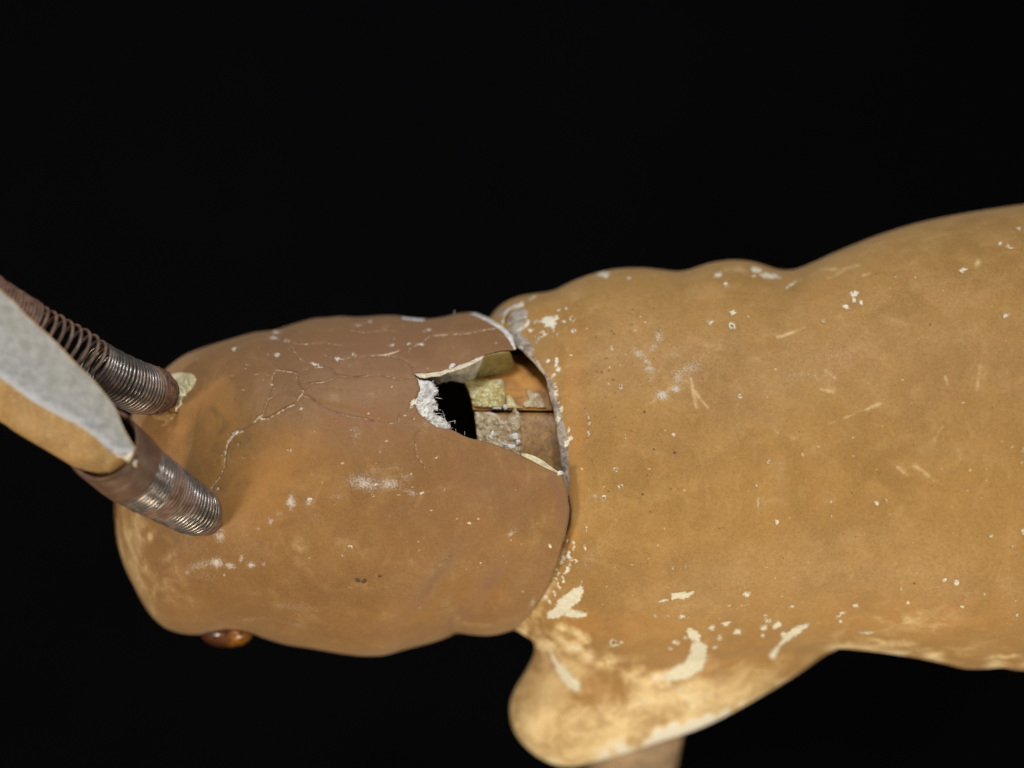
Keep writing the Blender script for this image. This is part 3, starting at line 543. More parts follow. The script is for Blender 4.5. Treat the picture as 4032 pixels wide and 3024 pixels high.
def finish(V, Q, name, mat, painter, ftest, inner_thr, parent=fig):
    P = Paint(V[:, 0], V[:, 1]); painter(P)
    inner = ftest(V[:, 0], V[:, 1], V[:, 2])
    top = V[:, 2] > -900
    P.f['inner'] = inner
    up = (1-inner)
    chip = np.clip(P.f['chip']/5+.4, 0, 1); ln = np.clip(P.f['line']/3+.6, 0, 1); dk = np.clip(P.f['dark']/3+.6, 0, 1)
    d = (3.6*chip+5.0*ln+5.5*dk)*up
    V = V.copy(); V[:, 2] -= d
    V[:, 2] += 2.2*vnoise(V[:, 0]/60, V[:, 1]/60, V[:, 2]/60) + 4.0*vnoise(V[:, 0]/190, V[:, 1]/190, V[:, 2]/190, 3)
    return np_mesh(name, W(V[:, 0], V[:, 1], V[:, 2]), Q, mat, parent, P.f)
def head_inner(x, y, z):
    a, b_ = yh_t(x), yh_b(x); ry_ = np.maximum((b_-a)/2, 2); r_ = head_rz(x)
    f = ((np.abs((y-(a+b_)/2)/ry_)**PH + np.abs((z-HZC-np.where(z > HZC, relief(x, y, HREL), 0))/r_)**PH)**(1/PH)-1)*np.minimum(ry_, r_)
    return np.clip((-f-8)/6, 0, 1)*(x > 560)
head = finish(V, Q, "head", M_HEAD, paint_head, head_inner, 14)
del F

# ------------------------------------------------------------- BODY with shoulder
ybody_t = curve_x([(1908, 1330), (1912, 1295), (1922, 1262), (1942, 1232), (1968, 1205), (2005, 1182), (2050, 1166), (2100, 1157), (2150, 1151), (2190, 1140), (2230, 1120), (2270, 1102), (2330, 1080), (2400, 1063), (2470, 1056), (2540, 1056), (2610, 1063), (2670, 1069), (2720, 1060), (2780, 1040), (2840, 1028), (2900, 1024), (2960, 1030), (3010, 1044), (3060, 1060), (3100, 1064), (3140, 1058), (3200, 1034), (3280, 998), (3370, 960), (3470, 922), (3600, 882), (3720, 855), (3850, 832), (4032, 805), (4300, 770), (4600, 745)])
ybody_b = curve_x([(1908, 2330), (1940, 2400), (1985, 2455), (2035, 2483), (2110, 2528), (2250, 2590), (2500, 2620), (2800, 2600), (3100, 2560), (3270, 2553), (3350, 2556), (3500, 2573), (3620, 2592), (3720, 2614), (3800, 2632), (3880, 2633), (3950, 2628), (4032, 2640), (4300, 2640), (4600, 2640)])
LOBE_OUT = [(2117, 2525), (2106, 2569), (2079, 2629), (2038, 2695), (2013, 2753), (2008, 2797), (2013, 2842), (2028, 2885), (2063, 2932), (2117, 2979), (2182, 3010), (2245, 3018), (2307, 3008), (2442, 2972), (2578, 2927), (2714, 2884), (2822, 2838), (2958, 2764), (3100, 2680), (3190, 2620), (3275, 2553)]
LOBE = np.vstack([catmull(LOBE_OUT, 4), [(3300, 2300), (2900, 2150), (2450, 2200), (2200, 2350)]])
body_rz = curve_x([(1900, 440), (2000, 500), (2100, 540), (2200, 575), (2280, 605), (2400, 630), (2800, 680), (3300, 740), (4032, 800), (4600, 830)])
BZC = -640.0; PB = 2.15
BREL = [(2300, 2330, 40, 190, 14, -10), (2620, 1120, 60, 90, 0, -14), (3090, 1130, 70, 110, 0, -18), (2880, 1100, 120, 90, 0, 10), (2450, 1150, 160, 100, 0, 8), (2920, 1480, 120, 260, 12, -14), (2680, 2200, 140, 120, 0, 8), (2930, 2420, 60, 140, 10, -14), (3200, 2480, 60, 90, 20, -16), (3500, 1500, 300, 300, 0, 10), (2330, 1250, 60, 60, 0, 8), (2290, 1560, 30, 90, 0, -5), (2760, 1760, 60, 60, 0, -5), (3300, 2200, 260, 120, 0, -10)]
NECK = np.array([(1890, 1150), (1890, 1290), (1955, 1333), (2047, 1378), (2100, 1428), (2146, 1486), (2172, 1590), (2191, 1692), (2203, 1800), (2208, 1862), (2198, 1950), (2190, 2050), (2160, 2150), (2110, 2250), (2040, 2360), (1990, 2440), (1965, 2520)], float)
h = 6.6
xs = np.arange(1886, 4420, h); ys = np.arange(730, 3040, h); zs = np.arange(-1480, 200, h)
X, Y = np.meshgrid(xs, ys, indexing='ij')
yt, yb = ybody_t(xs)[:, None], ybody_b(xs)[:, None]; ryc = np.maximum((yb-yt)/2, 2); rz = body_rz(xs)[:, None]
T = np.abs((Y-(yt+yb)/2)/ryc)**PB; REL = relief(X, Y, BREL); sc_ = np.minimum(ryc, rz)
LSD = poly_sd(X, Y, LOBE)
neck = (np.interp(Y, NECK[:, 1], NECK[:, 0])-X)*0.9 + 2.0*vnoise(X/16, Y/16, 5.1)
F = np.empty((len(xs), len(ys), len(zs)), np.float32)
LR, LZ = 235.0, -880.0
for n, z in enumerate(zs):
    s_ = np.abs((z-BZC-(REL if z > BZC else 0))/rz)**PB
    f = ((T+s_)**(1/PB)-1)*sc_
    l_ = np.hypot(np.maximum(LR+LSD, 0), (z-LZ-0.16*(Y-2750)*-1)/1.15)-LR
    f = smin(f, l_, 75)
    f = np.maximum(f, 1912-X)
    cav = np.maximum(f+34, X-2700)
    g_ = smax(f, -cav, 10); g_ = smax(g_, neck, 22)
    F[:, :, n] = g_
F[-1] = np.abs(F[-1])+1
V, Q = nets(F, (xs[0], ys[0], zs[0]), h)
V = smooth(V, Q, 6)
def body_inner(x, y, z):
    a, b_ = ybody_t(x), ybody_b(x); ry_ = np.maximum((b_-a)/2, 2); r_ = body_rz(x)
    f = ((np.abs((y-(a+b_)/2)/ry_)**PB + np.abs((z-BZC)/r_)**PB)**(1/PB)-1)*np.minimum(ry_, r_)
    return np.clip((-f-50)/8, 0, 1)*(x < 2650)*(y < 2420)
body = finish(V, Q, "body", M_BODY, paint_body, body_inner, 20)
del F

# ------------------------------------------------------------- polygon patches that follow a surface
def patch(name, poly, zfun, mat, parent, step=5.0, dens=1, back=None):
    poly = np.asarray(poly, float); pts = []
    for i in range(len(poly)):
        a, b_ = poly[i], poly[(i+1) % len(poly)]; n = max(1, int(np.hypot(*(b_-a))/step))
        for k in range(n): pts.append(a+(b_-a)*k/n)
    nb = len(pts); pts = np.array(pts)
    gx, gy = np.meshgrid(np.arange(poly[:, 0].min(), poly[:, 0].max(), step), np.arange(poly[:, 1].min(), poly[:, 1].max(), step), indexing='ij')
    gx = (gx+rng.uniform(-.25, .25, gx.shape)*step).ravel(); gy = (gy+rng.uniform(-.25, .25, gy.shape)*step).ravel()
    sd = poly_sd(gx, gy, poly); k = sd < -step*0.5
    allp = np.vstack([pts, np.stack([gx[k], gy[k]], 1)])
    edges = [(i, (i+1) % nb) for i in range(nb)]
    ov, oe, of, *_ = delaunay_2d_cdt([Vector(p) for p in allp], edges, [], 1, 0.01)
    p = np.array([tuple(v) for v in ov]); d = -poly_sd(p[:, 0], p[:, 1], poly)
    z = zfun(p[:, 0], p[:, 1], np.maximum(d, 0))
    tri = np.array([f[:3] for f in of])
    a, b_, c = p[tri[:, 0]], p[tri[:, 1]], p[tri[:, 2]]
    cr = (b_[:, 0]-a[:, 0])*(c[:, 1]-a[:, 1])-(b_[:, 1]-a[:, 1])*(c[:, 0]-a[:, 0])
    tri = tri[np.abs(cr) > 1e-6]; cr = cr[np.abs(cr) > 1e-6]
    tri[cr > 0] = tri[cr > 0][:, ::-1]
    verts = np.column_stack([p, z])
    # underside and edge band, so that the piece has thickness
    th = back if back is not None else 5.0
    n = len(verts); low = verts.copy(); low[:, 2] -= th
    e = {}
    for t_ in tri:
        for u, v in ((t_[0], t_[1]), (t_[1], t_[2]), (t_[2], t_[0])): e[(u, v)] = e.get((v, u), 0)
    bnd = [(u, v) for (u, v) in e if (v, u) not in e]
    side = np.array([(v, u, u+n, v+n) for u, v in bnd])
    A = np.vstack([verts, low])
    return np_mesh(name, W(A[:, 0], A[:, 1], A[:, 2]), [np.vstack([tri, tri[:, ::-1]+n]), side], mat, parent)
def tube(pts, r, nseg=6, cap=True):
    pts = np.asarray(pts, float); r = np.broadcast_to(np.asarray(r, float), (len(pts),))
    Tn = np.gradient(pts, axis=0); Tn /= np.linalg.norm(Tn, axis=1)[:, None]+1e-9
    up = np.array([0.13, 0.21, 0.97]); U_ = np.cross(Tn, up); U_ /= np.linalg.norm(U_, axis=1)[:, None]+1e-9; Vv = np.cross(Tn, U_)
    a = np.linspace(0, 2*np.pi, nseg, endpoint=False)
    R_ = pts[:, None]+r[:, None, None]*(np.cos(a)[None, :, None]*U_[:, None]+np.sin(a)[None, :, None]*Vv[:, None])
    n = len(pts); i = np.arange(n-1)[:, None]*nseg; j = np.arange(nseg)[None]; k = (j+1) % nseg
    q = np.stack([i+j, i+k, i+nseg+k, i+nseg+j], -1).reshape(-1, 4)[:, ::-1]
    return R_.reshape(-1, 3), q
def join(parts):
    V_, Q_ = [], []; n = 0
    for v, q in parts: V_.append(v); Q_.append(q+n); n += len(v)
    return np.vstack(V_), np.vstack(Q_)

# torn plaster and paper round the left of the break
tp = [(1640, 1486), (1652, 1496), (1672, 1498), (1690, 1500), (1702, 1506), (1711, 1514), (1709, 1521), (1718, 1526), (1727, 1538), (1724, 1549), (1713, 1556), (1709, 1568), (1716, 1582), (1722, 1594), (1725, 1611), (1719, 1618), (1710, 1612), (1706, 1622), (1716, 1632), (1735, 1640), (1752, 1650), (1760, 1660), (1768, 1672), (1772, 1684), (1764, 1694), (1745, 1693), (1722, 1690), (1698, 1674), (1676, 1658), (1655, 1644), (1640, 1626), (1632, 1604), (1626, 1584), (1638, 1556), (1648, 1534), (1644, 1512)]
patch("torn_paper", tp, lambda x, y, d: head_top(x, y)-3-np.clip((x-1650-(y-1560)*.3)/80, 0, 1)*26+7*vnoise(x/11, y/11, 0)+5*vnoise(x/5, y/5, 4)-6*np.exp(-d/5), M_PAPER, head, 3.2, back=9)
# bent-in wall along the upper side of the break
up = np.array(HOLE_UP[::-1], float)
low_pts = [(1627, 1474), (1640, 1488), (1660, 1497), (1680, 1499), (1700, 1509), (1712, 1503), (1722, 1514), (1733, 1512), (1745, 1505), (1757, 1508), (1768, 1500), (1782, 1500), (1800, 1505), (1825, 1508), (1850, 1500), (1872, 1487)]
yup = lambda x: np.interp(x, up[:, 0], up[:, 1])
ylo = lambda x: np.interp(x, [1627, 1700, 1760, 1850, 1875, 1970, 2015], [1475, 1510, 1508, 1502, 1488, 1490, 1465])
def zflap(x, y, d):
    t_ = np.clip((y-yup(x))/np.maximum(ylo(x)-yup(x), 8), 0, 1)
    return head_top(x, yup(x))-4-105*t_**1.1*np.clip((x-1627)/60, 0.1, 1)+5*vnoise(x/14, y/9, 0.5)
patch("torn_card_edge", [tuple(p) for p in up if p[0] < 1900]+[(1905, 1400), (1898, 1430), (1884, 1462), (1874, 1487)]+low_pts[::-1][1:], zflap, M_CARD, head, 4, back=6)
patch("torn_card_lip", [(1627, 1471), (1655, 1467), (1681, 1468), (1710, 1462), (1735, 1461), (1757, 1451), (1780, 1447), (1815, 1434), (1844, 1426), (1875, 1410), (1907, 1400), (1904, 1410), (1880, 1425), (1850, 1440), (1820, 1452), (1790, 1462), (1762, 1468), (1735, 1482), (1700, 1484), (1670, 1490), (1650, 1486)], lambda x, y, d: head_top(x, y)-3+3*vnoise(x/9, y/9, 0)-3*np.exp(-d/3), M_PATCH, head, 3.5, back=6).data.materials[0] = M_CARD
patch("olive_glue_film", [(1903, 1403), (1940, 1392), (1975, 1385), (2006, 1384), (2014, 1396), (2020, 1418), (2026, 1438), (2014, 1462), (1994, 1478), (1978, 1490), (1962, 1482), (1940, 1478), (1915, 1482), (1876, 1490), (1886, 1460), (1898, 1430)], lambda x, y, d: zflap(x, y, d)+2, M_OLIVE, head, 5, back=6)
patch("yellow_glue_edge", [(2050, 1786), (2075, 1786), (2105, 1796), (2140, 1815), (2170, 1838), (2200, 1858), (2214, 1866), (2200, 1872), (2156, 1852), (2125, 1836), (2088, 1816), (2060, 1802)], lambda x, y, d: head_top(x, y)-18+3*vnoise(x/12, y/12, 0), M_OLIVE, head, 4, back=5).data.materials[0] = M_PALEGLUE
# gesso crumbs at the corner of the break
patch("gesso_crumb", [(1768, 1441), (1776, 1432), (1786, 1429), (1795, 1434), (1792, 1442), (1782, 1448), (1776, 1456), (1766, 1454)], lambda x, y, d: head_top(x, y)+1+8*(1-np.exp(-d/3)), M_PAPER, head, 3)
patch("gesso_crumb", [(2192, 1858), (2204, 1853), (2216, 1855), (2220, 1864), (2210, 1870), (2196, 1870)], lambda x, y, d: head_top(x, y)+1+6*(1-np.exp(-d/3)), M_PAPER, head, 3)
fb = []
def fibre(x, y, ang, L, curl=0.0, r=1.0, z0=None):
    n = 8; a = math.radians(ang); p = []; z = float(head_top(np.array([x]), np.array([y]))[0])-14 if z0 is None else z0
    for k in range(n):
        p.append((x, y, z)); x += math.cos(a)*L/n; y += math.sin(a)*L/n; a += curl/n; z += 1.2
    fb.append(tube(np.array(p), np.linspace(r, r*.5, n), 5))
for f_ in [(1715, 1566, 5, 28, .2), (1708, 1632, -25, 42, 1.1), (1752, 1652, -100, 42, -.3), (1765, 1664, -25, 34, .6), (1790, 1655, 60, 16, 1.6), (1768, 1668, 55, 26, 1.6), (1772, 1672, 80, 22, -.4), (1830, 1714, -95, 18, .2), (1716, 1527, -20, 12, .5), (1700, 1505, -50, 12, .5), (1738, 1644, -50, 22, .8), (1760, 1690, -60, 20, .9), (1796, 1700, -110, 14, .4)]:
    fibre(*f_, r=1.0)
for _ in range(26):
    k = rng.integers(4, 24); x0, y0 = tp[k]; fibre(x0+rng.uniform(-3, 3), y0+rng.uniform(-3, 3), rng.uniform(-80, 60), rng.uniform(5, 13), rng.uniform(-2, 2), r=.75)
for _ in range(10):
    x0 = rng.uniform(1700, 1870); fibre(x0, float(yup(x0))+2, rng.uniform(-120, -30), rng.uniform(4, 10), rng.uniform(-2, 2), r=.9)
fibre(1789, 1236, -92, 18, .2, r=1.6, z0=-420)
v_, q_ = join(fb)
fo = np_mesh("paper_fibres", W(v_[:, 0], v_[:, 1], v_[:, 2]), q_, M_PAPER, head)
fo['kind'] = 'stuff'

# ------------------------------------------------------------- neck collar of wooden staves, inside the break
ring = link(bpy.data.objects.new("neck_collar", None), fig)
NYC, NRY, NZC, NRZ = 1850.0, 520.0, -600.0, 468.0
def neck_top(x, y, d=0): return NZC+NRZ*np.sqrt(np.clip(1-((y-NYC)/NRY)**2, 0, 1))
cuts = [-175, -140, -100, -62.5, -26.5, 18, 60, 100, 140, 185]      # degrees from straight up (negative: photo top)
for n in range(len(cuts)-1):
    a0, a1 = math.radians(cuts[n]+1.0), math.radians(cuts[n+1]-0.6)
    na, nxx = 26, 44
    A = np.linspace(a0, a1, na); y_ = NYC+NRY*np.sin(A); zt = NZC+NRZ*np.cos(A)
    xl = np.interp(y_, [1400, 1507, 1557, 1607, 1620, 1729, 1900], [1800, 1826, 1852, 1862, 1866, 1880, 1880])
    tt = np.linspace(0, 1, nxx)
    Xg = xl[:, None]+(2330-xl[:, None])*tt[None]
    dz = 2.5*vnoise(Xg/30, y_[:, None]/30, zt[:, None]/30+n)
    off = (n % 2)*5.0; c_, s_ = np.cos(A)[:, None], np.sin(A)[:, None]
    outr = np.stack([Xg, y_[:, None]+(dz-off)*s_, zt[:, None]+(dz-off)*c_], -1)
    inn = np.stack(np.broadcast_arrays(Xg, y_[:, None]-30*s_, zt[:, None]-30*c_), -1)
    VV = np.concatenate([outr.reshape(-1, 3), inn.reshape(-1, 3)]); N = na*nxx
    i = (np.arange(na-1)[:, None]*nxx+np.arange(nxx-1)[None])
    qo = np.stack([i, i+1, i+nxx+1, i+nxx], -1).reshape(-1, 4); qi = qo[:, ::-1]+N
    def wall(idx): idx = np.array(idx); return np.stack([idx[:-1], idx[:-1]+N, idx[1:]+N, idx[1:]], 1)
    ws = [wall(np.arange(nxx)), wall(np.arange(nxx)[::-1]+(na-1)*nxx), wall((np.arange(na)*nxx)[::-1]), wall(np.arange(na)*nxx+nxx-1)]
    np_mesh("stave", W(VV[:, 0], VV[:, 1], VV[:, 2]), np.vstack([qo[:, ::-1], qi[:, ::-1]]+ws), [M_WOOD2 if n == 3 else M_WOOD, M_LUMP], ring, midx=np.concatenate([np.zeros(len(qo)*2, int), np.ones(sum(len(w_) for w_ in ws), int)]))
patch("yellow_glue", [(1826, 1500), (1850, 1497), (1900, 1494), (1950, 1492), (1985, 1494), (1986, 1520), (1989, 1550), (1990, 1575), (1988, 1592), (1985, 1600), (1960, 1604), (1920, 1604), (1880, 1603), (1864, 1600), (1856, 1575), (1846, 1545), (1834, 1520)], lambda x, y, d: neck_top(x, y)+2+9*(1-np.exp(-d/6))+6*vnoise(x/16, y/16, 0)*(d > 3)+3*vnoise(x/7, y/7, 1), M_YELLOW, ring, 4, back=12)
patch("yellow_glue", [(1992, 1556), (2008, 1552), (2020, 1568), (2030, 1590), (2050, 1602), (2060, 1608), (2030, 1609), (1992, 1606)], lambda x, y, d: neck_top(x, y)+2+4*(1-np.exp(-d/6)), M_YELLOW, ring, 4, back=8)
patch("whitish_flake", [(2070, 1530), (2082, 1534), (2100, 1545), (2118, 1549), (2132, 1560), (2140, 1578), (2146, 1594), (2150, 1604), (2128, 1605), (2104, 1604), (2084, 1603), (2066, 1604), (2057, 1592), (2070, 1580), (2084, 1574), (2078, 1556)], lambda x, y, d: neck_top(x, y)+4+3*vnoise(x/8, y/8, 0), M_PATCH, ring, 4, back=9)
patch("glued_paper", [(1868, 1622), (1900, 1620), (1930, 1621), (1950, 1628), (1968, 1634), (1978, 1650), (1984, 1664), (1992, 1652), (2004, 1634), (2016, 1622), (2024, 1606), (2032, 1604), (2036, 1618), (2046, 1626), (2050, 1650), (2053, 1690), (2054, 1730), (2051, 1770), (2048, 1800), (1990, 1790), (1930, 1770), (1876, 1750), (1878, 1720), (1874, 1680)], lambda x, y, d: neck_top(x, y)+3+7*(1-np.exp(-d/5))+7*vnoise(x/15, y/15, 3)+4*vnoise(x/6, y/6, 1), M_PATCH, ring, 4, back=12)
for c in [(1968, 1505, 9, 7), (1958, 1512, 6, 5), (1893, 1527, 7, 4), (1938, 1712, 9, 15), (1934, 1724, 7, 12), (2028, 1720, 12, 16), (2040, 1742, 10, 12), (1960, 1606, 16, 5), (1990, 1604, 10, 9), (1870, 1545, 4, 4), (2012, 1760, 22, 10), (1990, 1752, 14, 8)]:
    a_ = np.linspace(0, 2*np.pi, 14, endpoint=False); rr = 1+.25*rng.normal(size=14)
    patch("white_fleck", np.column_stack([c[0]+c[2]*rr*np.cos(a_), c[1]+c[3]*rr*np.sin(a_)]), lambda x, y, d: neck_top(x, y)+12+6*(1-np.exp(-d/3)), M_PAPER, ring, 4, back=16)

# ------------------------------------------------------------- springs
def frames(C):
    Tn = np.gradient(C, axis=0); Tn /= np.linalg.norm(Tn, axis=1)[:, None]
    Uv = np.zeros_like(C); u = np.cross(Tn[0], [0, 0, 1.0]); u /= np.linalg.norm(u)
    for i in range(len(C)):
        u = u-Tn[i]*(u@Tn[i]); u /= np.linalg.norm(u); Uv[i] = u
    return Tn, Uv, np.cross(Tn, Uv)
def spring_wire(name, ctrl, rad, pitch, wr, rust, parent):
    """ctrl: (x,y,z); rad/pitch/rust given along the normalised length"""
    C = catmull(ctrl, 40); L = np.concatenate([[0], np.cumsum(np.linalg.norm(np.diff(C, axis=0), axis=1))])
    s = np.linspace(0, L[-1], 1200); C = np.stack([np.interp(s, L, C[:, k]) for k in range(3)], 1); u = s/s[-1]
    Tn, A, B = frames(C)
    pit = np.interp(u, *pitch); ph = np.concatenate([[0], np.cumsum(np.diff(s)/pit[1:])])
    turns = ph[-1]; n = int(turns*40); pp = np.linspace(0, turns, n); ss = np.interp(pp, ph, s)
    f = lambda a: np.stack([np.interp(ss, s, a[:, k]) for k in range(3)], 1)
    r = np.interp(ss/s[-1], *rad)*(1+.012*np.sin(pp*1.7)); a = 2*np.pi*pp
    tilt = .0
    pts = f(C)+r[:, None]*(np.cos(a)[:, None]*f(A)+np.sin(a)[:, None]*f(B))
    Tn2 = np.gradient(pts, axis=0); Tn2 /= np.linalg.norm(Tn2, axis=1)[:, None]
    ax = f(Tn); nseg = 8; U_ = ax-Tn2*(ax*Tn2).sum(1)[:, None]; U_ /= np.linalg.norm(U_, axis=1)[:, None]; V2 = np.cross(Tn2, U_)
    th = np.linspace(0, 2*np.pi, nseg, endpoint=False)
    R_ = pts[:, None]+wr*(np.cos(th)[None, :, None]*U_[:, None]+np.sin(th)[None, :, None]*V2[:, None])
    i = np.arange(n-1)[:, None]*nseg; j = np.arange(nseg)[None]; k = (j+1) % nseg
    q = np.stack([i+j, i+k, i+nseg+k, i+nseg+j], -1).reshape(-1, 4)
    ru = np.repeat(np.interp(ss/s[-1], *rust), nseg)
    R_ = R_.reshape(-1, 3)
    return np_mesh(name, W(R_[:, 0], R_[:, 1], R_[:, 2]), q, M_WIRE, parent, {'rust': ru}), C, Tn, A, B, u
def sleeve(name, C, Tn, A, B, u, u0, u1, rad, off, ridge, pit, mat, parent, lump=0.0, th_=7):
    m_ = (u >= u0) & (u <= u1); idx = np.where(m_)[0]; idx = idx[np.linspace(0, len(idx)-1, 110).astype(int)]
    a = np.linspace(0, 2*np.pi, 96, endpoint=False); ca, sa = np.cos(a)[None, :, None], np.sin(a)[None, :, None]
    Ls = np.concatenate([[0], np.cumsum(np.linalg.norm(np.diff(C[idx], axis=0), axis=1))])
    r = np.interp(u[idx], *rad)[:, None]+off+ridge*np.cos(2*np.pi*(Ls[:, None]/pit-a[None]/(2*np.pi)))
    c = C[idx][:, None]
    pos = c+r[:, :, None]*(ca*A[idx][:, None]+sa*B[idx][:, None])
    if lump: r = r+lump*vnoise(pos[..., 0]/13, pos[..., 1]/13, pos[..., 2]/13)+lump*.6*vnoise(pos[..., 0]/6, pos[..., 1]/6, pos[..., 2]/6)
    o = c+r[:, :, None]*(ca*A[idx][:, None]+sa*B[idx][:, None]); i_ = c+(r-th_)[:, :, None]*(ca*A[idx][:, None]+sa*B[idx][:, None])
    n, mseg = r.shape; N = n*mseg; VV = np.concatenate([o.reshape(-1, 3), i_.reshape(-1, 3)])
    i = np.arange(n-1)[:, None]*mseg; j = np.arange(mseg)[None]; k = (j+1) % mseg
    q = np.stack([i+j, i+k, i+mseg+k, i+mseg+j], -1).reshape(-1, 4)
    e0 = np.arange(mseg); e1 = (e0+1) % mseg; f0 = np.stack([e0, e0+N, e1+N, e1], 1); l_ = (n-1)*mseg; f1 = np.stack([e0+l_, e1+l_, e1+N+l_, e0+N+l_], 1)
    return np_mesh(name, W(VV[:, 0], VV[:, 1], VV[:, 2]), np.vstack([q, q[:, ::-1]+N, f0, f1]), mat, parent)
sp = link(bpy.data.objects.new("coil_spring", None), fig); sp['label'] = "lower coil spring with a smooth brown painted mouth holding the ear"
ctrl = [(404, 1750, 350), (428, 1772, 298), (474, 1812, 245), (540, 1868, 188), (648, 1938, 100), (752, 2002, 8), (795, 2021, -60), (818, 2030, -110)]
rad2 = ([0, .25, .55, .8, .93, 1], [141, 137, 116, 97, 80, 76])
_, C, Tn, A, B, u = spring_wire("wire", ctrl, rad2, ([0, 1], [16.5, 15.5]), 8.2, ([0, .3, .36, .46, .53, .6, .85, .92, 1], [1, .85, .42, .34, .66, .5, .3, .9, 1]), sp)
sleeve("painted_mouth", C, Tn, A, B, u, 0, 0.335, rad2, 9.5, 1.3, 12, M_SLEEVE, sp)
sleeve("painted_foot", C, Tn, A, B, u, 0.86, 0.985, rad2, 5.5, 1.0, 14, M_LUMP, sp, lump=1.5)
sp1 = link(bpy.data.objects.new("coil_spring.001", None), fig); sp1['label'] = "upper coil spring with stretched open coils, rusty brown"
ctrl = [(-70, 1165, 330), (0, 1212, 300), (98, 1272, 250), (168, 1316, 215), (300, 1388, 130), (386, 1447, 70), (475, 1495, 10), (555, 1530, -70), (600, 1538, -130), (632, 1545, -190), (648, 1550, -240)]
rad1 = ([0, .2, .6, .8, .9, .96, 1], [98, 96, 95, 97, 86, 66, 40])
_, C, Tn, A, B, u = spring_wire("wire", ctrl, rad1, ([0, .215, .25, .40, .54, .56, 1], [17.5, 17.5, 40, 44, 38, 16.0, 15.5]), 7.3, ([0, .3, .45, .56, .62, .74, .8, .84, 1], [1, .85, .62, .45, .38, .3, .45, .8, 1]), sp1)
sleeve("painted_foot", C, Tn, A, B, u, 0.85, 0.99, rad1, 7.5, 1.6, 14, M_LUMP, sp1, lump=4.0)
# glue round the feet of the springs
def on_head(hh, k=7): return lambda x, y, d: head_top(x, y)+hh*(1-np.exp(-d/k))-2+5.0*vnoise(x/9, y/9, 0)+2.5*vnoise(x/4, y/4, 3)
patch("pale_glue", [(672, 1474), (690, 1468), (715, 1466), (740, 1467), (756, 1472), (768, 1482), (774, 1494), (771, 1512), (762, 1528), (750, 1543), (738, 1556), (722, 1572), (716, 1582), (721, 1592), (712, 1600), (702, 1610), (695, 1624), (688, 1620), (690, 1604), (680, 1590), (660, 1560), (670, 1520)], on_head(30, 9), M_PALEGLUE, sp1, 4, back=10)
patch("brown_glue", [(697, 1622), (700, 1634), (692, 1648), (672, 1662), (650, 1676), (636, 1680), (632, 1672), (650, 1660), (640, 1655), (615, 1655), (598, 1640), (596, 1624), (620, 1618), (660, 1616)], on_head(20), M_OLIVE, sp1, 4, back=10).data.materials[0] = M_EARTAN
patch("pale_glue", [(848, 1982), (862, 1984), (870, 1998), (872, 2018), (868, 2038), (856, 2056), (846, 2062), (842, 2030)], on_head(10, 4), M_PALEGLUE, sp, 3.5, back=12)

# ------------------------------------------------------------- ear held in the lower spring
ear = link(bpy.data.objects.new("ear", None), fig); ear['label'] = "ear, tan outside with a pale grey inner face"
eA = [(545, 1776), (528, 1755), (511, 1728), (492, 1695), (479, 1667), (466, 1632), (452, 1602), (430, 1572), (407, 1543), (357, 1484), (294, 1425), (208, 1335), (113, 1249), (50, 1183), (0, 1140), (-120, 1030), (-300, 880), (-460, 800)]
eB = [(545, 1778), (533, 1781), (515, 1790), (488, 1797), (462, 1793), (440, 1782), (424, 1768), (412, 1758), (395, 1742), (344, 1697), (253, 1647), (145, 1598), (75, 1545), (30, 1510), (-5, 1488), (-130, 1390), (-320, 1200), (-460, 1000)]
eC = [(546, 1780), (545, 1800), (520, 1812), (502, 1824), (475, 1842), (440, 1866), (420, 1870), (400, 1873), (370, 1867), (290, 1834), (226, 1796), (113, 1729), (50, 1690), (20, 1667), (-5, 1652), (-130, 1560), (-320, 1350), (-460, 1060)]
A_, B_, C_ = catmull(eA, 8), catmull(eB, 8), catmull(eC, 8); n = len(A_)
for _ in range(60): B_[60:-1] = (B_[59:-2]+B_[60:-1]*2+B_[61:])/4
zz = np.interp(np.linspace(0, 1, n), [0, .15, .45, 1], [402, 416, 440, 550])
dn = np.interp(np.linspace(0, 1, n), [0, .1, .4, .9, 1], [6, 60, 150, 190, 20])
tf = np.linspace(0, 1, 26)
F1 = A_[:, None]*(1-tf[None, :, None])+B_[:, None]*tf[None, :, None]
zf = zz[:, None]-dn[:, None]*(0.10*np.sin(np.pi*tf)[None])-0.25*dn[:, None]*tf[None]
face = np.concatenate([F1, zf[..., None]], -1)
face[..., 2] += 3*vnoise(face[..., 0]/40, face[..., 1]/40, 0)
i = np.arange(n-1)[:, None]*26; j = np.arange(25)[None]; q = np.stack([i+j, i+j+1, i+27+j, i+26+j], -1).reshape(-1, 4)[:, ::-1]
v_ = face.reshape(-1, 3)
wdt = np.linalg.norm(A_-B_, axis=1)[:, None]
edge = (np.exp(-((1-tf[None])*wdt/42)**2)).ravel(); rimv = np.maximum(np.exp(-(tf[None]*wdt/7)**2), np.exp(-((1-tf[None])*wdt/9)**2)*.8).ravel()
np_mesh("grey_inner_face", W(v_[:, 0], v_[:, 1], v_[:, 2]), q[:, ::-1], M_EARGREY, ear, {'edge': edge, 'rim': rimv})
ts = np.linspace(0, 1, 44); rings = []
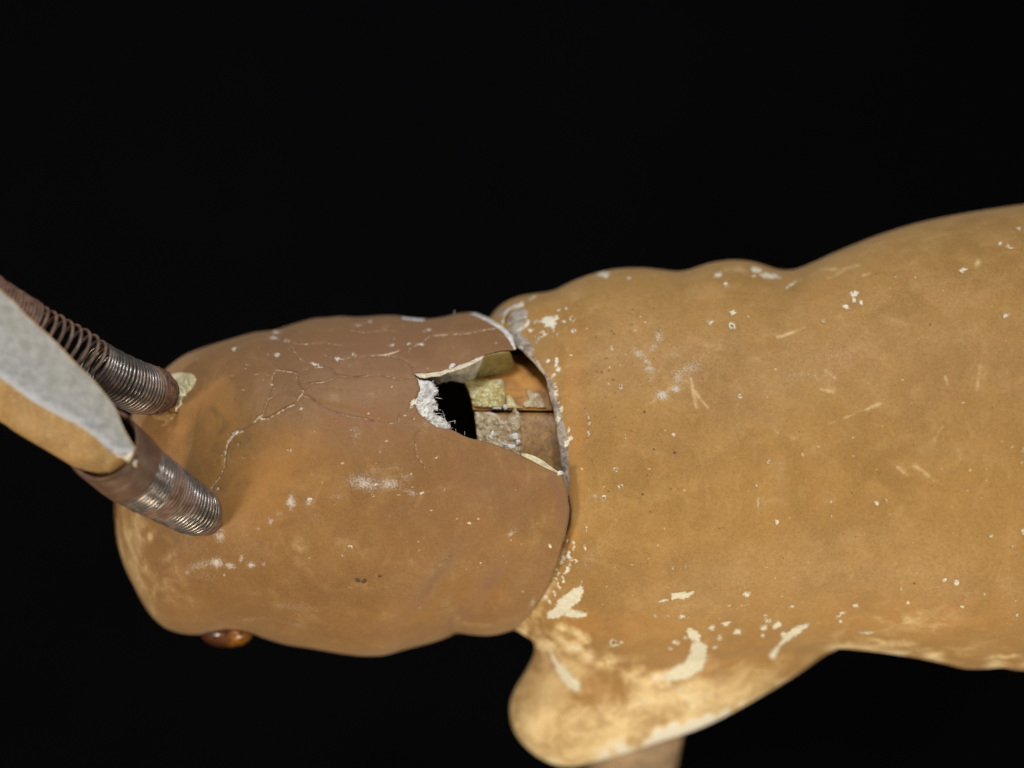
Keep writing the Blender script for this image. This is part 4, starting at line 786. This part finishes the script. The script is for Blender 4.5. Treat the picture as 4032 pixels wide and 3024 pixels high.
for k in range(n):
    a, b_, c = A_[k], B_[k], C_[k]; z0 = zf[k, 0]; z1 = zf[k, -1]; d_ = dn[k]
    # rounded back: from the lower face edge, out to the silhouette, round underneath to the upper edge
    P3 = [(b_[0], b_[1], z1), ((b_+(c-b_)*.5)[0], (b_+(c-b_)*.5)[1], z1-.10*d_), ((b_+(c-b_)*.93)[0], (b_+(c-b_)*.93)[1], z1-.33*d_), (c[0], c[1], z1-.62*d_),
          ((c+(a-c)*.12)[0], (c+(a-c)*.12)[1], z1-1.05*d_), ((c+(a-c)*.45)[0], (c+(a-c)*.45)[1], z0-1.35*d_), ((c+(a-c)*.85)[0], (c+(a-c)*.85)[1], z0-.8*d_), (a[0], a[1], z0)]
    cc = catmull(P3, 10); L_ = np.concatenate([[0], np.cumsum(np.linalg.norm(np.diff(cc, axis=0), axis=1))]); L_ /= L_[-1] if L_[-1] > 0 else 1
    rings.append(np.stack([np.interp(ts, L_, cc[:, q2]) for q2 in range(3)], 1))
R_ = np.array(rings); i = np.arange(n-1)[:, None]*44; j = np.arange(43)[None]
q = np.stack([i+j, i+j+1, i+45+j, i+44+j], -1).reshape(-1, 4); v_ = R_.reshape(-1, 3)
v_[:, 2] += 2*vnoise(v_[:, 0]/30, v_[:, 1]/30, v_[:, 2]/30)
np_mesh("tan_outer_shell", W(v_[:, 0], v_[:, 1], v_[:, 2]), q, M_EARTAN, ear)
patch("frayed_tip", [(452, 1796), (470, 1792), (492, 1796), (512, 1780), (530, 1776), (540, 1778), (538, 1792), (530, 1806), (544, 1818), (536, 1824), (538, 1842), (528, 1836), (514, 1822), (502, 1818), (486, 1806), (468, 1802)], lambda x, y, d: 408+4*(1-np.exp(-d/4))+4*vnoise(x/8, y/8, 0), M_PALEGLUE, ear, 4, back=8).data.materials[0] = M_CARD

# ------------------------------------------------------------- eye
nu, nv = 64, 40
uu = np.linspace(0, 2*np.pi, nu, endpoint=False); vv = np.linspace(0.02, np.pi-.02, nv)
ex = 893+101*np.cos(uu)[None]*np.sin(vv)[:, None]; ez = -560+101*np.sin(uu)[None]*np.sin(vv)[:, None]; ey = 2498-52*np.cos(vv)[:, None]+0*ex
i = np.arange(nv-1)[:, None]*nu; j = np.arange(nu)[None]; k = (j+1) % nu
q = np.stack([i+j, i+k, i+nu+k, i+nu+j], -1).reshape(-1, 4)
EV = W(ex.ravel(), ey.ravel(), ez.ravel())
tn = np.exp(-((ex.ravel()-945)/38)**2)
np_mesh("eye", EV, q, M_EYE, head, {'tone': tn})

# ------------------------------------------------------------- foreleg far below the shoulder
lp = catmull([(2580, 2560, -980), (2530, 2760, -1080), (2495, 2930, -1400), (2480, 2985, -2000), (2460, 2930, -2600), (2440, 2880, -3390)], 12)
v_, q_ = tube(lp, np.linspace(190, 175, len(lp)), 40)
np_mesh("foreleg", W(v_[:, 0], v_[:, 1], v_[:, 2]), q_, M_LEG, fig)
